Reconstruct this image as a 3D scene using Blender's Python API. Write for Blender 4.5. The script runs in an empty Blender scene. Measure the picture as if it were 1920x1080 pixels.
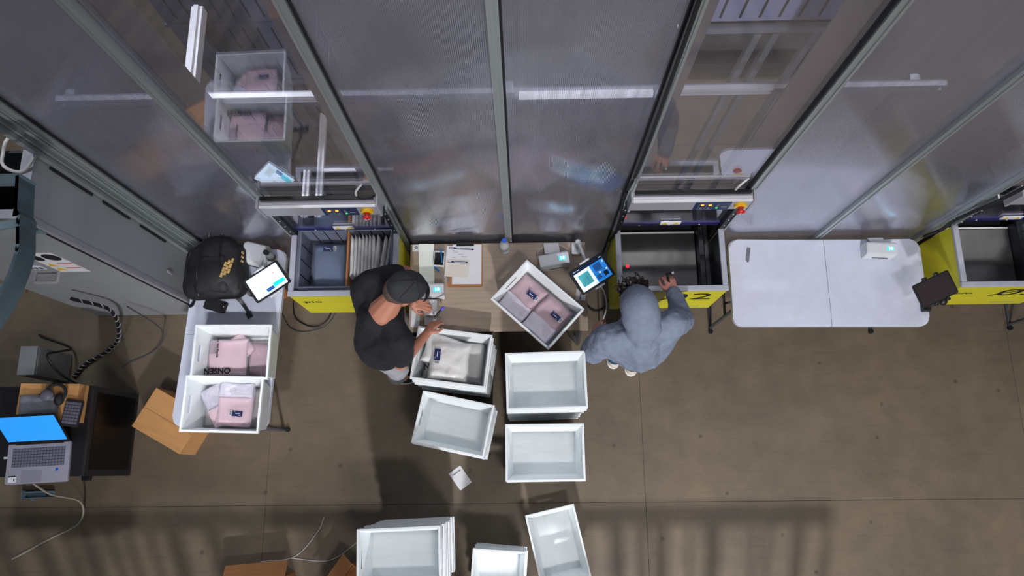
import bpy, bmesh, math, random
from mathutils import Vector, Matrix, Euler, noise
random.seed(7)
PI = math.pi
S = bpy.context.scene
C = S.collection

# ------------------------------------------------------------------ camera, world, lights, exposure
cam = bpy.data.cameras.new('camera')
cam.sensor_width = 36.0
cam.lens = 1380.0 / 1920.0 * 36.0
cam.clip_start = 0.05
camo = bpy.data.objects.new('camera', cam)
C.objects.link(camo)
_m = Matrix(((0.99979847, -0.00970221, -0.01757532), (-0.01366639, -0.97022078, -0.24183645), (-0.0147056, 0.2420279, -0.97015784)))
_r = _m.transposed() @ Matrix(((1, 0, 0), (0, -1, 0), (0, 0, -1)))
camo.matrix_world = Matrix.Translation((0, 0, 5.35)) @ _r.to_4x4()
S.camera = camo

w = bpy.data.worlds.new('world')
S.world = w
w.use_nodes = True
w.node_tree.nodes['Background'].inputs[0].default_value = (0.80, 0.86, 1.0, 1)
w.node_tree.nodes['Background'].inputs[1].default_value = 0.085


def area(name, loc, aim, sx, sy, power, col=(1, 0.97, 0.93), spread=180):
    l = bpy.data.lights.new(name, 'AREA')
    l.shape = 'RECTANGLE'
    l.size, l.size_y, l.energy, l.color = sx, sy, power, col
    l.spread = math.radians(spread)
    o = bpy.data.objects.new(name, l)
    o.location = loc
    o.rotation_euler = (Vector(aim) - Vector(loc)).to_track_quat('-Z', 'Y').to_euler()
    C.objects.link(o)
    return o


area('ceiling_light', (1.5, -2.9, 8.0), (1.4, 0.3, 0), 1.2, 0.35, 42, (1.0, 0.97, 0.95), 88)
area('ceiling_light', (5.6, -2.9, 8.0), (3.2, 0.5, 0), 1.2, 0.35, 19, (1.0, 0.95, 0.9), 110)
area('ceiling_light', (1.4, 5.2, 8.0), (0.8, 0.8, 0), 1.2, 0.35, 50, (1.0, 0.98, 0.96), 120)
area('ceiling_light', (5.4, 5.0, 8.0), (2.8, 0.6, 0), 1.2, 0.35, 84, (1.0, 0.95, 0.9), 120)
area('ceiling_light', (-3.6, 4.6, 8.0), (-1.4, 0.0, 0), 1.2, 0.35, 88, (0.90, 0.95, 1.0), 130)
area('ceiling_light', (-0.6, -2.9, 8.0), (-1.9, 0.80, 0.7), 0.8, 0.35, 3.2, (0.94, 0.95, 1.0), 17)
area('ceiling_light', (0.5, -7.6, 6.2), (0.7, -1.4, 0), 0.45, 0.25, 165, (0.97, 0.97, 1.0), 80)
S.view_settings.view_transform = 'Standard'
S.view_settings.look = 'None'
S.view_settings.exposure = 0.0
S.view_settings.gamma = 1.0
S.view_settings.use_curve_mapping = False


# ------------------------------------------------------------------ materials
def lin(c):
    return tuple((x / 255 / 12.92 if x <= 10 else ((x / 255 + 0.055) / 1.055) ** 2.4) for x in c)


MATS = {}


def mat(name, col, rough=0.5, metal=0.0, var=0.0, scale=8.0, bump=0.0, bscale=60.0, coat=0.0, stretch=None, emit=0.0, spec=0.5, ecol=None, detail=4.0):
    if name in MATS:
        return MATS[name]
    m = bpy.data.materials.new(name)
    m.use_nodes = True
    nt = m.node_tree
    N, L = nt.nodes, nt.links
    b = N['Principled BSDF']
    c = lin(col)
    b.inputs['Base Color'].default_value = (*c, 1)
    b.inputs['Roughness'].default_value = rough
    b.inputs['Metallic'].default_value = metal
    b.inputs['Coat Weight'].default_value = coat
    b.inputs['Coat Roughness'].default_value = 0.12
    b.inputs['Specular IOR Level'].default_value = spec
    if emit:
        b.inputs['Emission Color'].default_value = (*lin(ecol or col), 1)
        b.inputs['Emission Strength'].default_value = emit
    tc = N.new('ShaderNodeTexCoord')
    mp = N.new('ShaderNodeMapping')
    L.new(tc.outputs['Object'], mp.inputs[0])
    if stretch:
        mp.inputs['Scale'].default_value = stretch
    if var:
        n = N.new('ShaderNodeTexNoise')
        n.inputs['Scale'].default_value = scale
        n.inputs['Detail'].default_value = detail
        L.new(mp.outputs[0], n.inputs['Vector'])
        r = N.new('ShaderNodeValToRGB')
        r.color_ramp.elements[0].position = 0.3
        r.color_ramp.elements[1].position = 0.7
        r.color_ramp.elements[0].color = (*[x * (1 - var) for x in c], 1)
        r.color_ramp.elements[1].color = (*[min(1, x * (1 + var)) for x in c], 1)
        L.new(n.outputs['Fac'], r.inputs[0])
        L.new(r.outputs[0], b.inputs['Base Color'])
    if bump:
        n2 = N.new('ShaderNodeTexNoise')
        n2.inputs['Scale'].default_value = bscale
        L.new(mp.outputs[0], n2.inputs['Vector'])
        bp = N.new('ShaderNodeBump')
        bp.inputs['Strength'].default_value = bump
        bp.inputs['Distance'].default_value = 0.01
        L.new(n2.outputs['Fac'], bp.inputs['Height'])
        L.new(bp.outputs[0], b.inputs['Normal'])
    MATS[name] = m
    return m


def floor_mat():
    m = mat('concrete', (138, 121, 106), 0.5)
    N, L = m.node_tree.nodes, m.node_tree.links
    b = N['Principled BSDF']
    geo = N.new('ShaderNodeNewGeometry')

    def nz(sc, det, sx=1, sy=1):
        mp = N.new('ShaderNodeMapping')
        mp.inputs['Scale'].default_value = (sx, sy, 1)
        L.new(geo.outputs['Position'], mp.inputs[0])
        n = N.new('ShaderNodeTexNoise')
        n.inputs['Scale'].default_value = sc
        n.inputs['Detail'].default_value = det
        L.new(mp.outputs[0], n.inputs['Vector'])
        return n.outputs['Fac']

    def ramp(f, p0, c0, p1, c1):
        r = N.new('ShaderNodeValToRGB')
        r.color_ramp.elements[0].position, r.color_ramp.elements[1].position = p0, p1
        r.color_ramp.elements[0].color, r.color_ramp.elements[1].color = (*c0, 1), (*c1, 1)
        L.new(f, r.inputs[0])
        return r.outputs[0]

    def mix(a, bb, t, f=1.0):
        x = N.new('ShaderNodeMix')
        x.data_type = 'RGBA'
        x.blend_type = t
        x.inputs['Factor'].default_value = f
        L.new(a, x.inputs['A'])
        L.new(bb, x.inputs['B'])
        return x.outputs['Result']
    base = ramp(nz(1.3, 6), 0.3, lin((101, 91, 79)), 0.7, lin((119, 105, 88)))
    mot = ramp(nz(7, 8), 0.3, (0.86, 0.85, 0.84), 0.72, (1.08, 1.06, 1.02))
    fine = ramp(nz(90, 3), 0.3, (0.93, 0.93, 0.93), 0.7, (1.06, 1.06, 1.06))
    scr = ramp(nz(5, 5, 0.6, 6), 0.28, (0.88, 0.88, 0.88), 0.42, (1, 1, 1))
    v = N.new('ShaderNodeTexVoronoi')
    v.inputs['Scale'].default_value = 4.6
    v.inputs['Randomness'].default_value = 1.0
    L.new(geo.outputs['Position'], v.inputs['Vector'])
    spot = ramp(v.outputs['Distance'], 0.045, (0.42, 0.42, 0.42), 0.085, (1, 1, 1))
    o = mix(base, mot, 'MULTIPLY')
    o = mix(o, fine, 'MULTIPLY')
    o = mix(o, scr, 'MULTIPLY')
    o = mix(o, spot, 'MULTIPLY', 0.75)
    L.new(o, b.inputs['Base Color'])
    rr = N.new('ShaderNodeMapRange')
    rr.inputs['To Min'].default_value, rr.inputs['To Max'].default_value = 0.38, 0.62
    L.new(nz(3, 5), rr.inputs['Value'])
    L.new(rr.outputs[0], b.inputs['Roughness'])
    bp = N.new('ShaderNodeBump')
    bp.inputs['Strength'].default_value = 0.15
    bp.inputs['Distance'].default_value = 0.004
    L.new(nz(60, 6), bp.inputs['Height'])
    L.new(bp.outputs[0], b.inputs['Normal'])
    return m


def sheet_mat(name, ribs, haze, gloss, rough, tint, hazecol, bstr=0.0):
    """clear or twin-wall plastic sheet: see-through + mirror sheen + milky scatter"""
    m = bpy.data.materials.new(name)
    m.use_nodes = True
    N, L = m.node_tree.nodes, m.node_tree.links
    out = N['Material Output']
    N.remove(N['Principled BSDF'])
    tr = N.new('ShaderNodeBsdfTransparent')
    tr.inputs[0].default_value = (*tint, 1)
    gl = N.new('ShaderNodeBsdfGlossy')
    gl.inputs['Roughness'].default_value = rough
    gl.inputs['Color'].default_value = (0.93, 0.94, 1.0, 1)
    df = N.new('ShaderNodeBsdfTranslucent')
    df.inputs[0].default_value = (*hazecol, 1)
    d2 = N.new('ShaderNodeBsdfDiffuse')
    d2.inputs[0].default_value = (*hazecol, 1)
    dm = N.new('ShaderNodeMixShader')
    dm.inputs[0].default_value = 0.6
    L.new(df.outputs[0], dm.inputs[1])
    L.new(d2.outputs[0], dm.inputs[2])
    geo = N.new('ShaderNodeNewGeometry')
    mp = N.new('ShaderNodeMapping')
    mp.inputs['Scale'].default_value = (14, 1, 0.8)
    L.new(geo.outputs['Position'], mp.inputs[0])
    n = N.new('ShaderNodeTexNoise')
    n.inputs['Scale'].default_value = 2.0
    n.inputs['Detail'].default_value = 5
    L.new(mp.outputs[0], n.inputs['Vector'])
    hz = N.new('ShaderNodeMapRange')
    hz.inputs['From Min'].default_value, hz.inputs['From Max'].default_value = 0.3, 0.75
    hz.inputs['To Min'].default_value, hz.inputs['To Max'].default_value = haze * 0.8, haze * 1.2
    L.new(n.outputs['Fac'], hz.inputs['Value'])
    m1 = N.new('ShaderNodeMixShader')
    L.new(hz.outputs[0], m1.inputs[0])
    L.new(tr.outputs[0], m1.inputs[1])
    L.new(dm.outputs[0], m1.inputs[2])
    lw = N.new('ShaderNodeLayerWeight')
    lw.inputs['Blend'].default_value = 0.5
    pw = N.new('ShaderNodeMath')
    pw.operation = 'POWER'
    pw.inputs[1].default_value = 4.0
    L.new(lw.outputs['Facing'], pw.inputs[0])
    ad = N.new('ShaderNodeMath')
    ad.inputs[1].default_value = 0.05
    L.new(pw.outputs[0], ad.inputs[0])
    mul = N.new('ShaderNodeMath')
    mul.operation = 'MULTIPLY'
    mul.inputs[1].default_value = gloss
    mul.use_clamp = True
    L.new(ad.outputs[0], mul.inputs[0])
    m2 = N.new('ShaderNodeMixShader')
    L.new(mul.outputs[0], m2.inputs[0])
    L.new(m1.outputs[0], m2.inputs[1])
    L.new(gl.outputs[0], m2.inputs[2])
    L.new(m2.outputs[0], out.inputs[0])
    if ribs:
        wv = N.new('ShaderNodeTexWave')
        wv.bands_direction = 'X'
        wv.wave_profile = 'SIN'
        wv.inputs['Scale'].default_value = ribs
        wv.inputs['Distortion'].default_value = 0.0
        L.new(geo.outputs['Position'], wv.inputs['Vector'])
        bp = N.new('ShaderNodeBump')
        bp.inputs['Strength'].default_value = bstr
        bp.inputs['Distance'].default_value = 0.001
        L.new(wv.outputs['Fac'], bp.inputs['Height'])
        L.new(bp.outputs[0], gl.inputs['Normal'])
    MATS[name] = m
    return m


def film_mat(name, tintcol, alpha, rough=0.12):
    m = bpy.data.materials.new(name)
    m.use_nodes = True
    N, L = m.node_tree.nodes, m.node_tree.links
    b = N['Principled BSDF']
    b.inputs['Base Color'].default_value = (*lin(tintcol), 1)
    b.inputs['Roughness'].default_value = rough
    b.inputs['Alpha'].default_value = alpha
    tc = N.new('ShaderNodeTexCoord')
    n = N.new('ShaderNodeTexNoise')
    n.inputs['Scale'].default_value = 16
    n.inputs['Detail'].default_value = 5
    n.inputs['Distortion'].default_value = 1.2
    L.new(tc.outputs['Object'], n.inputs['Vector'])
    bp = N.new('ShaderNodeBump')
    bp.inputs['Strength'].default_value = 0.55
    bp.inputs['Distance'].default_value = 0.02
    L.new(n.outputs['Fac'], bp.inputs['Height'])
    L.new(bp.outputs[0], b.inputs['Normal'])
    MATS[name] = m
    return m


M_floor = floor_mat()
M_joint = mat('joint_filler', (74, 68, 62), 0.8)
M_alu = mat('anodised_aluminium', (180, 188, 190), 0.38, 0.65, var=0.06, scale=5, stretch=(3, 3, 0.2))
M_alub = mat('bright_aluminium', (236, 236, 240), 0.35, 0.15, var=0.05, scale=5)
M_gasket = mat('black_gasket', (20, 21, 25), 0.6)
M_twin = sheet_mat('twin_wall_sheet', 42.0, 0.44, 1.9, 0.09, (0.78, 0.80, 0.90), (0.31, 0.305, 0.35), 0.5)
M_clear = sheet_mat('clear_sheet', 0, 0.06, 1.6, 0.0, (0.93, 0.93, 0.97), (0.4, 0.4, 0.45))
M_yellow = mat('yellow_panel', (214, 206, 40), 0.42, var=0.04, scale=3)
M_rim = mat('grey_rim', (172, 176, 188), 0.5, var=0.05, scale=30, bump=0.1, bscale=200)
M_beam = mat('grey_painted_steel', (168, 167, 176), 0.42, 0.2, var=0.04, scale=6)
M_flangeb = mat('beige_grey_paint', (126, 118, 116), 0.5, var=0.05, scale=4)
M_binpale = mat('pale_blue_grey_bin', (160, 164, 196), 0.5, var=0.05, scale=6)
M_dark = mat('dark_metal', (48, 50, 56), 0.45, 0.4, var=0.12, scale=9)
M_black = mat('black_plastic', (22, 22, 25), 0.42, var=0.1, scale=20)
M_softblack = mat('soft_black', (30, 30, 34), 0.7, var=0.15, scale=30)
M_steel = mat('stainless_steel', (104, 104, 106), 0.33, 0.75, var=0.08, scale=4, stretch=(7, 0.6, 1), bump=0.03, bscale=60)
M_navy = mat('navy_panel', (28, 46, 84), 0.4)
M_navy2 = mat('navy_card', (26, 40, 92), 0.45)
M_blue = mat('blue_rail', (34, 34, 92), 0.4)
M_white = mat('white_plastic', (214, 218, 222), 0.4, var=0.02, scale=10)
M_tote = mat('white_tote_plastic', (243, 248, 250), 0.42, var=0.03, scale=7, stretch=(1, 5, 1))
M_table = mat('table_white', (208, 212, 230), 0.5, var=0.03, scale=14, bump=0.1, bscale=150)
M_paper = mat('paper', (226, 226, 230), 0.75, var=0.02, scale=12)
M_paperw = mat('cream_paper', (222, 216, 204), 0.75)
M_paperg = mat('greenish_label_paper', (238, 244, 236), 0.9, var=0.02, scale=12)
M_ink = mat('ink', (22, 22, 26), 0.7)
M_greyink = mat('grey_ink', (120, 120, 130), 0.7)
M_bin = mat('grey_bin', (112, 117, 136), 0.5, var=0.06, scale=6)
M_bindark = mat('bin_groove', (22, 22, 26), 0.7)
M_card = mat('cardboard', (206, 152, 96), 0.75, var=0.07, scale=6, stretch=(1, 9, 1))
M_cardd = mat('cardboard_brown', (164, 112, 70), 0.75, var=0.1, scale=6, stretch=(1, 9, 1))
M_wood = mat('desk_laminate', (170, 152, 134), 0.5, var=0.1, scale=5, stretch=(0.7, 14, 1))
M_leg = mat('leg_grey_paint', (82, 84, 88), 0.4, 0.3)
M_skin = mat('skin', (196, 132, 108), 0.5, var=0.06, scale=20)
M_skin2 = mat('skin_pink', (214, 146, 132), 0.5, var=0.06, scale=20)
M_tee = mat('black_cotton', (29, 30, 37), 0.85, var=0.12, scale=14, bump=0.25, bscale=60)
M_cap = mat('charcoal_cap', (52, 54, 58), 0.85, var=0.1, scale=40, bump=0.2, bscale=200)
M_hood = mat('grey_fleece', (126, 137, 157), 0.9, var=0.09, scale=24, bump=0.3, bscale=120, detail=8)
M_trs = mat('light_grey_trousers', (176, 174, 182), 0.85, var=0.06, scale=20)
M_jean = mat('blue_jeans', (46, 84, 122), 0.85, var=0.12, scale=60)
M_shoe = mat('cream_shoe', (214, 204, 184), 0.6)
M_hair = mat('dark_brown_hair', (44, 33, 27), 0.6, var=0.3, scale=40)
M_stub = mat('short_brown_hair', (92, 76, 66), 0.8, var=0.2, scale=90)
M_pack = mat('black_nylon', (25, 25, 28), 0.62, var=0.18, scale=9, bump=0.2, bscale=14)
M_gold = mat('gold_print', (196, 164, 104), 0.45)
M_pink = mat('pink_cotton', (238, 200, 208), 0.85, var=0.05, scale=9, bump=0.25, bscale=30)
M_mauve = mat('dusty_pink_cotton', (196, 158, 162), 0.85, var=0.06, scale=9, bump=0.25, bscale=30)
M_taupe = mat('taupe_cotton', (182, 173, 162), 0.85, var=0.06, scale=9, bump=0.25, bscale=30)
M_bluecloth = mat('slate_blue_cotton', (84, 122, 160), 0.8, var=0.08, scale=6, bump=0.25, bscale=20)
M_whcloth = mat('off_white_cotton', (242, 239, 234), 0.85, var=0.04, scale=12, bump=0.25, bscale=30)
M_film = film_mat('clear_film', (226, 222, 236), 0.22)
M_filmw = film_mat('milky_film', (240, 236, 250), 0.62)
M_filmg = film_mat('greyed_film', (244, 245, 248), 0.42, 0.2)
M_clearbottle = film_mat('clear_bottle_plastic', (214, 222, 226), 0.4, 0.08)
M_red = mat('red_button', (196, 30, 34), 0.35, coat=0.3)
M_ylw = mat('yellow_collar', (236, 186, 16), 0.4)
M_orange = mat('orange_lamp', (255, 150, 40), 0.4, emit=2.2)
M_green = mat('green_lamp', (60, 230, 90), 0.4, emit=1.6)
M_redlamp = mat('red_lamp', (240, 40, 50), 0.4, emit=1.0)
M_cyan = mat('cyan_display', (0, 160, 200), 0.4, emit=2.4)
M_cyanw = mat('white_digit', (235, 255, 250), 0.4, emit=1.2)
M_scrW = mat('screen_white', (216, 240, 255), 0.3, emit=1.0)
M_scrB = mat('screen_blue', (36, 128, 214), 0.3, emit=0.75)
M_scrB2 = mat('screen_deep_blue', (26, 84, 150), 0.3, emit=0.6)
M_scrN = mat('screen_navy', (12, 30, 62), 0.3, emit=0.35)
M_scrC = mat('screen_cyan', (20, 196, 220), 0.3, emit=0.9)
M_scrT = mat('screen_teal', (70, 160, 170), 0.3, emit=0.6)
M_scrG = mat('screen_pale_grey', (196, 216, 226), 0.3, emit=0.8)
M_scrP = mat('screen_pink', (240, 208, 216), 0.3, emit=0.85)
M_scrL = mat('laptop_screen_blue', (40, 138, 226), 0.3, emit=0.85)
M_off = mat('dark_glass', (54, 46, 48), 0.22, var=0.03, scale=3)
M_laptop = mat('silver_laptop', (170, 166, 180), 0.4, 0.25, var=0.02, scale=8)
M_keys = mat('grey_keys', (108, 108, 122), 0.5)
M_encl = mat('grey_enclosure', (156, 160, 164), 0.45, 0.15, var=0.06, scale=3)
M_flange = mat('pale_flange', (160, 160, 170), 0.45, 0.2)
M_galv = mat('galvanised_steel', (120, 142, 152), 0.4, 0.3, var=0.1, scale=12)
M_cable = mat('black_cable', (18, 18, 20), 0.5)
M_cablew = mat('white_cable', (206, 204, 204), 0.5)
M_cabletan = mat('tan_cable', (156, 148, 134), 0.6)
M_bluepen = mat('pen_blue', (20, 120, 196), 0.35)
M_purple = mat('purple_cap', (92, 74, 206), 0.35)
M_cblue = mat('blue_cap', (40, 90, 210), 0.4)
M_led = mat('led_tube', (255, 250, 242), 0.4, emit=2.6)
M_wyellow = mat('warning_yellow', (232, 196, 20), 0.5)
M_wred = mat('warning_red', (206, 70, 80), 0.5)
M_orngbox = mat('orange_wrap', (180, 110, 60), 0.6)


# ------------------------------------------------------------------ mesh helpers
def link(o):
    C.objects.link(o)
    return o


class MB:
    def __init__(s):
        s.bm = bmesh.new()

    def xf(s, vs, M):
        bmesh.ops.transform(s.bm, matrix=M, verts=vs)

    def box(s, c, d, rz=0, M=None, bev=0.0):
        r = bmesh.ops.create_cube(s.bm, size=1)
        vs = r['verts']
        s.xf(vs, Matrix.Diagonal((*d, 1)))
        if bev:
            es = list({e for v in vs for e in v.link_edges})
            g = bmesh.ops.bevel(s.bm, geom=es, offset=bev, segments=2, affect='EDGES', profile=0.5)
            vs = list({v for f in g['faces'] for v in f.verts} | {v for v in vs if v.is_valid})
            vs = [v for v in vs if v.is_valid]
        T = Matrix.Translation(c) @ Matrix.Rotation(rz, 4, 'Z')
        s.xf(vs, (M or Matrix()) @ T)
        return s

    def cyl(s, a, b, r, r2=None, n=12, cap=True):
        a, b = Vector(a), Vector(b)
        d = b - a
        L = d.length
        g = bmesh.ops.create_cone(s.bm, cap_ends=cap, segments=n, radius1=r, radius2=r if r2 is None else r2, depth=L)
        q = Vector((0, 0, 1)).rotation_difference(d.normalized()).to_matrix().to_4x4()
        s.xf(g['verts'], Matrix.Translation((a + b) / 2) @ q)
        return s

    def sph(s, c, r, n=14):
        g = bmesh.ops.create_uvsphere(s.bm, u_segments=n, v_segments=max(6, n // 2 + 1), radius=1)
        rr = r if hasattr(r, '__len__') else (r, r, r)
        s.xf(g['verts'], Matrix.Translation(c) @ Matrix.Diagonal((*rr, 1)))
        return s

    def poly(s, pts, z0, z1, M=None):
        """prism from an xy outline"""
        A = [s.bm.verts.new((x, y, z0)) for x, y in pts]
        B = [s.bm.verts.new((x, y, z1)) for x, y in pts]
        n = len(pts)
        s.bm.faces.new(list(reversed(A)))
        s.bm.faces.new(B)
        for i in range(n):
            s.bm.faces.new((A[i], A[(i + 1) % n], B[(i + 1) % n], B[i]))
        if M is not None:
            s.xf(A + B, M)
        return s

    def tube(s, pts, r, n=8, closed=False):
        P = [Vector(p) for p in pts]
        rings = []
        up = Vector((0, 0, 1))
        m = len(P)
        for i, p in enumerate(P):
            if closed:
                t = P[(i + 1) % m] - P[i - 1]
            else:
                t = P[min(i + 1, m - 1)] - P[max(i - 1, 0)]
            t.normalize()
            u = up.cross(t)
            if u.length < 0.05:
                u = Vector((1, 0, 0)).cross(t)
            u.normalize()
            v = t.cross(u)
            rings.append([s.bm.verts.new(p + (u * math.cos(k * 2 * PI / n) + v * math.sin(k * 2 * PI / n)) * r) for k in range(n)])
        for i in range(m - (0 if closed else 1)):
            a, b = rings[i], rings[(i + 1) % m]
            for k in range(n):
                s.bm.faces.new((a[k], a[(k + 1) % n], b[(k + 1) % n], b[k]))
        if not closed:
            s.bm.faces.new(list(reversed(rings[0])))
            s.bm.faces.new(rings[-1])
        return s

    def lathe(s, prof, c=(0, 0, 0), n=20, M=None):
        rings = []
        allv = []
        for r, z in prof:
            ring = [s.bm.verts.new((c[0] + r * math.cos(k * 2 * PI / n), c[1] + r * math.sin(k * 2 * PI / n), c[2] + z)) for k in range(n)]
            rings.append(ring)
            allv += ring
        for a, b in zip(rings, rings[1:]):
            for k in range(n):
                s.bm.faces.new((a[k], a[(k + 1) % n], b[(k + 1) % n], b[k]))
        s.bm.faces.new(list(reversed(rings[0])))
        s.bm.faces.new(rings[-1])
        if M is not None:
            s.xf(allv, M)
        return s

    def mesh(s, name, m, smooth=False):
        bmesh.ops.recalc_face_normals(s.bm, faces=s.bm.faces)
        me = bpy.data.meshes.new(name)
        s.bm.to_mesh(me)
        s.bm.free()
        for x in (m if isinstance(m, (list, tuple)) else [m]):
            me.materials.append(x)
        if smooth:
            me.polygons.foreach_set('use_smooth', [True] * len(me.polygons))
            try:
                me.set_sharp_from_angle(angle=math.radians(40))
            except Exception:
                pass
        return me

    def obj(s, name, m, parent=None, smooth=False, loc=(0, 0, 0), rot=(0, 0, 0)):
        o = bpy.data.objects.new(name, s.mesh(name, m, smooth))
        o.location, o.rotation_euler = loc, rot
        o.parent = parent
        return link(o)


def thing(name, label, cat, loc=(0, 0, 0), rz=0.0, group=None, rot=None):
    o = bpy.data.objects.new(name, None)
    o.empty_display_size = 0.05
    o.location = loc
    o.rotation_euler = rot or (0, 0, rz)
    o['label'], o['category'] = label, cat
    if group:
        o['group'] = group
    return link(o)


def tag(o, label, cat, group=None):
    o['label'], o['category'] = label, cat
    if group:
        o['group'] = group
    return o


def struct(o):
    o['kind'] = 'structure'
    return o


def dup(root, loc, rz, label, group=None):
    r = root.copy()
    link(r)
    r.location = loc
    r.rotation_euler = (root.rotation_euler[0], root.rotation_euler[1], rz)
    r['label'] = label
    if group:
        r['group'] = group
    for ch in list(root.children):
        c = ch.copy()
        link(c)
        c.parent = r
        for g in list(ch.children):
            d = g.copy()
            link(d)
            d.parent = c
    return r


def text(body, size, m, parent, loc, rot=(0, 0, 0), name='lettering', ext=0.0004, sx=1.0, align='CENTER', bold=0.0):
    cu = bpy.data.curves.new('text', 'FONT')
    cu.body, cu.size, cu.extrude = body, size, ext
    cu.offset = bold
    cu.align_x, cu.align_y = align, 'CENTER'
    cu.resolution_u = 3
    t = bpy.data.objects.new('t', cu)
    link(t)
    me = bpy.data.meshes.new_from_object(t.evaluated_get(bpy.context.evaluated_depsgraph_get()))
    bpy.data.objects.remove(t)
    bpy.data.curves.remove(cu)
    me.materials.clear()
    me.materials.append(m)
    me.name = name
    o = bpy.data.objects.new(name, me)
    o.location, o.rotation_euler, o.scale = loc, rot, (sx, 1, 1)
    o.parent = parent
    return link(o)


def rrect(wd, ht, r, n=5, cx=0, cy=0):
    p = []
    for sx, sy, a0 in ((1, 1, 0), (-1, 1, PI / 2), (-1, -1, PI), (1, -1, 1.5 * PI)):
        for k in range(n + 1):
            a = a0 + k * PI / 2 / n
            p.append((cx + sx * (wd / 2 - r) + r * math.cos(a), cy + sy * (ht / 2 - r) + r * math.sin(a)))
    return p


def bake(o, *mods):
    """apply modifiers into a plain mesh"""
    dg = bpy.context.evaluated_depsgraph_get()
    me = bpy.data.meshes.new_from_object(o.evaluated_get(dg))
    o.modifiers.clear()
    old = o.data
    o.data = me
    bpy.data.meshes.remove(old)
    return o


def blob(name, m, parent, parts, voxel=0.008, smooth=6, disp=0.0, dsize=0.08):
    """one continuous skin grown around tapered limbs (p0,r0,p1,r1) and ellipsoids (c,(rx,ry,rz),euler)"""
    verts, faces = [], []
    for p in parts:
        bm = bmesh.new()
        if len(p) == 4:
            a, ra, b, rb = p
            for c, r in ((a, ra), (b, rb)):
                g = bmesh.ops.create_icosphere(bm, subdivisions=2, radius=r)
                bmesh.ops.translate(bm, vec=c, verts=g['verts'])
            pts = [v.co.copy() for v in bm.verts]
            bm.free()
            bm = bmesh.new()
            for q in pts:
                bm.verts.new(q)
            bmesh.ops.convex_hull(bm, input=bm.verts[:])
            for v in [v for v in bm.verts if not v.link_faces]:
                bm.verts.remove(v)
        else:
            c, r, e = p
            g = bmesh.ops.create_icosphere(bm, subdivisions=3, radius=1)
            bmesh.ops.transform(bm, matrix=Matrix.Translation(c) @ Euler(e).to_matrix().to_4x4() @ Matrix.Diagonal((*r, 1)), verts=g['verts'])
        bmesh.ops.recalc_face_normals(bm, faces=bm.faces[:])
        bm.verts.index_update()
        k = len(verts)
        verts += [v.co.copy() for v in bm.verts]
        faces += [[k + v.index for v in f.verts] for f in bm.faces]
        bm.free()
    me = bpy.data.meshes.new(name)
    me.from_pydata(verts, [], faces)
    me.materials.append(m)
    o = bpy.data.objects.new(name, me)
    link(o)
    md = o.modifiers.new('r', 'REMESH')
    md.mode, md.voxel_size, md.use_smooth_shade = 'VOXEL', voxel, True
    if smooth:
        sm = o.modifiers.new('s', 'SMOOTH')
        sm.iterations, sm.factor = smooth, 0.5
    if disp:
        tx = bpy.data.textures.new('folds', 'CLOUDS')
        tx.noise_scale = dsize
        tx.noise_depth = 3
        d = o.modifiers.new('d', 'DISPLACE')
        d.texture, d.strength, d.mid_level = tx, disp, 0.5
    bake(o)
    o.data.name = name
    o.data.polygons.foreach_set('use_smooth', [True] * len(o.data.polygons))
    o.parent = parent
    return o


def curve_pts(P, n=8):
    """Catmull-Rom through the points"""
    P = [Vector(p) for p in P]
    Q = [P[0] * 2 - P[1]] + P + [P[-1] * 2 - P[-2]]
    out = []
    for i in range(1, len(Q) - 2):
        a, b, c, d = Q[i - 1:i + 3]
        for k in range(n):
            t = k / n
            out.append(0.5 * ((2 * b) + (c - a) * t + (2 * a - 5 * b + 4 * c - d) * t * t + (3 * b - a - 3 * c + d) * t ** 3))
    out.append(P[-1])
    return out


ORD = ['topmost', 'second', 'third', 'fourth', 'fifth', 'sixth', 'seventh', 'eighth', 'ninth', 'tenth', 'eleventh', 'twelfth']

# ------------------------------------------------------------------ floor
fl = struct(MB().box((0.5, 0.5, -0.1035), (30, 30, 0.2)).obj('floor', M_joint))
xs = [-12.55, -9.87, -7.19, -4.507, -1.827, 0.835, 3.523, 6.2, 8.9, 11.6, 14.3]
ys = [-13.6, -10.9, -8.2, -5.6, -2.9, -0.215, 2.47, 5.15, 7.85, 10.5, 13.2]
gp = 0.0013
for i in range(len(xs) - 1):
    for j in range(len(ys) - 1):
        cx, cy = (xs[i] + xs[i + 1]) / 2, (ys[j] + ys[j + 1]) / 2
        MB().box((cx, cy, -0.00175), (xs[i + 1] - xs[i] - 2 * gp, ys[j + 1] - ys[j] - 2 * gp, 0.0035), bev=0.001).obj('slab', M_floor, fl)

# ------------------------------------------------------------------ the plastic partition wall
WY = 1.488
wall = struct(bpy.data.objects.new('wall_back', None))
link(wall)
POST = [-2.12, -1.45, -0.767, -0.088, 0.59, 1.255, 1.935, 2.615, 3.30, 3.98]
TOP = 4.3


def post(x, wd=0.042, name='post'):
    b = MB()
    b.box((x - wd * 0.36, WY - 0.012, TOP / 2), (wd * 0.28, 0.03, TOP))
    b.box((x + wd * 0.36, WY - 0.012, TOP / 2), (wd * 0.28, 0.03, TOP))
    b.box((x, WY - 0.004, TOP / 2), (wd * 0.5, 0.03, TOP))
    b.box((x, WY + 0.03, TOP / 2), (wd, 0.04, TOP))
    o = b.obj(name, M_alu, wall)
    return o


for i, x in enumerate(POST):
    post(x)
    sgn = -1 if x < 0 else -1
    g = MB().box((x + (-0.026 if i in (1, 4, 5) else 0.026), WY - 0.004, TOP / 2), (0.008, 0.02, TOP)).obj('gasket', M_gasket, wall)
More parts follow.
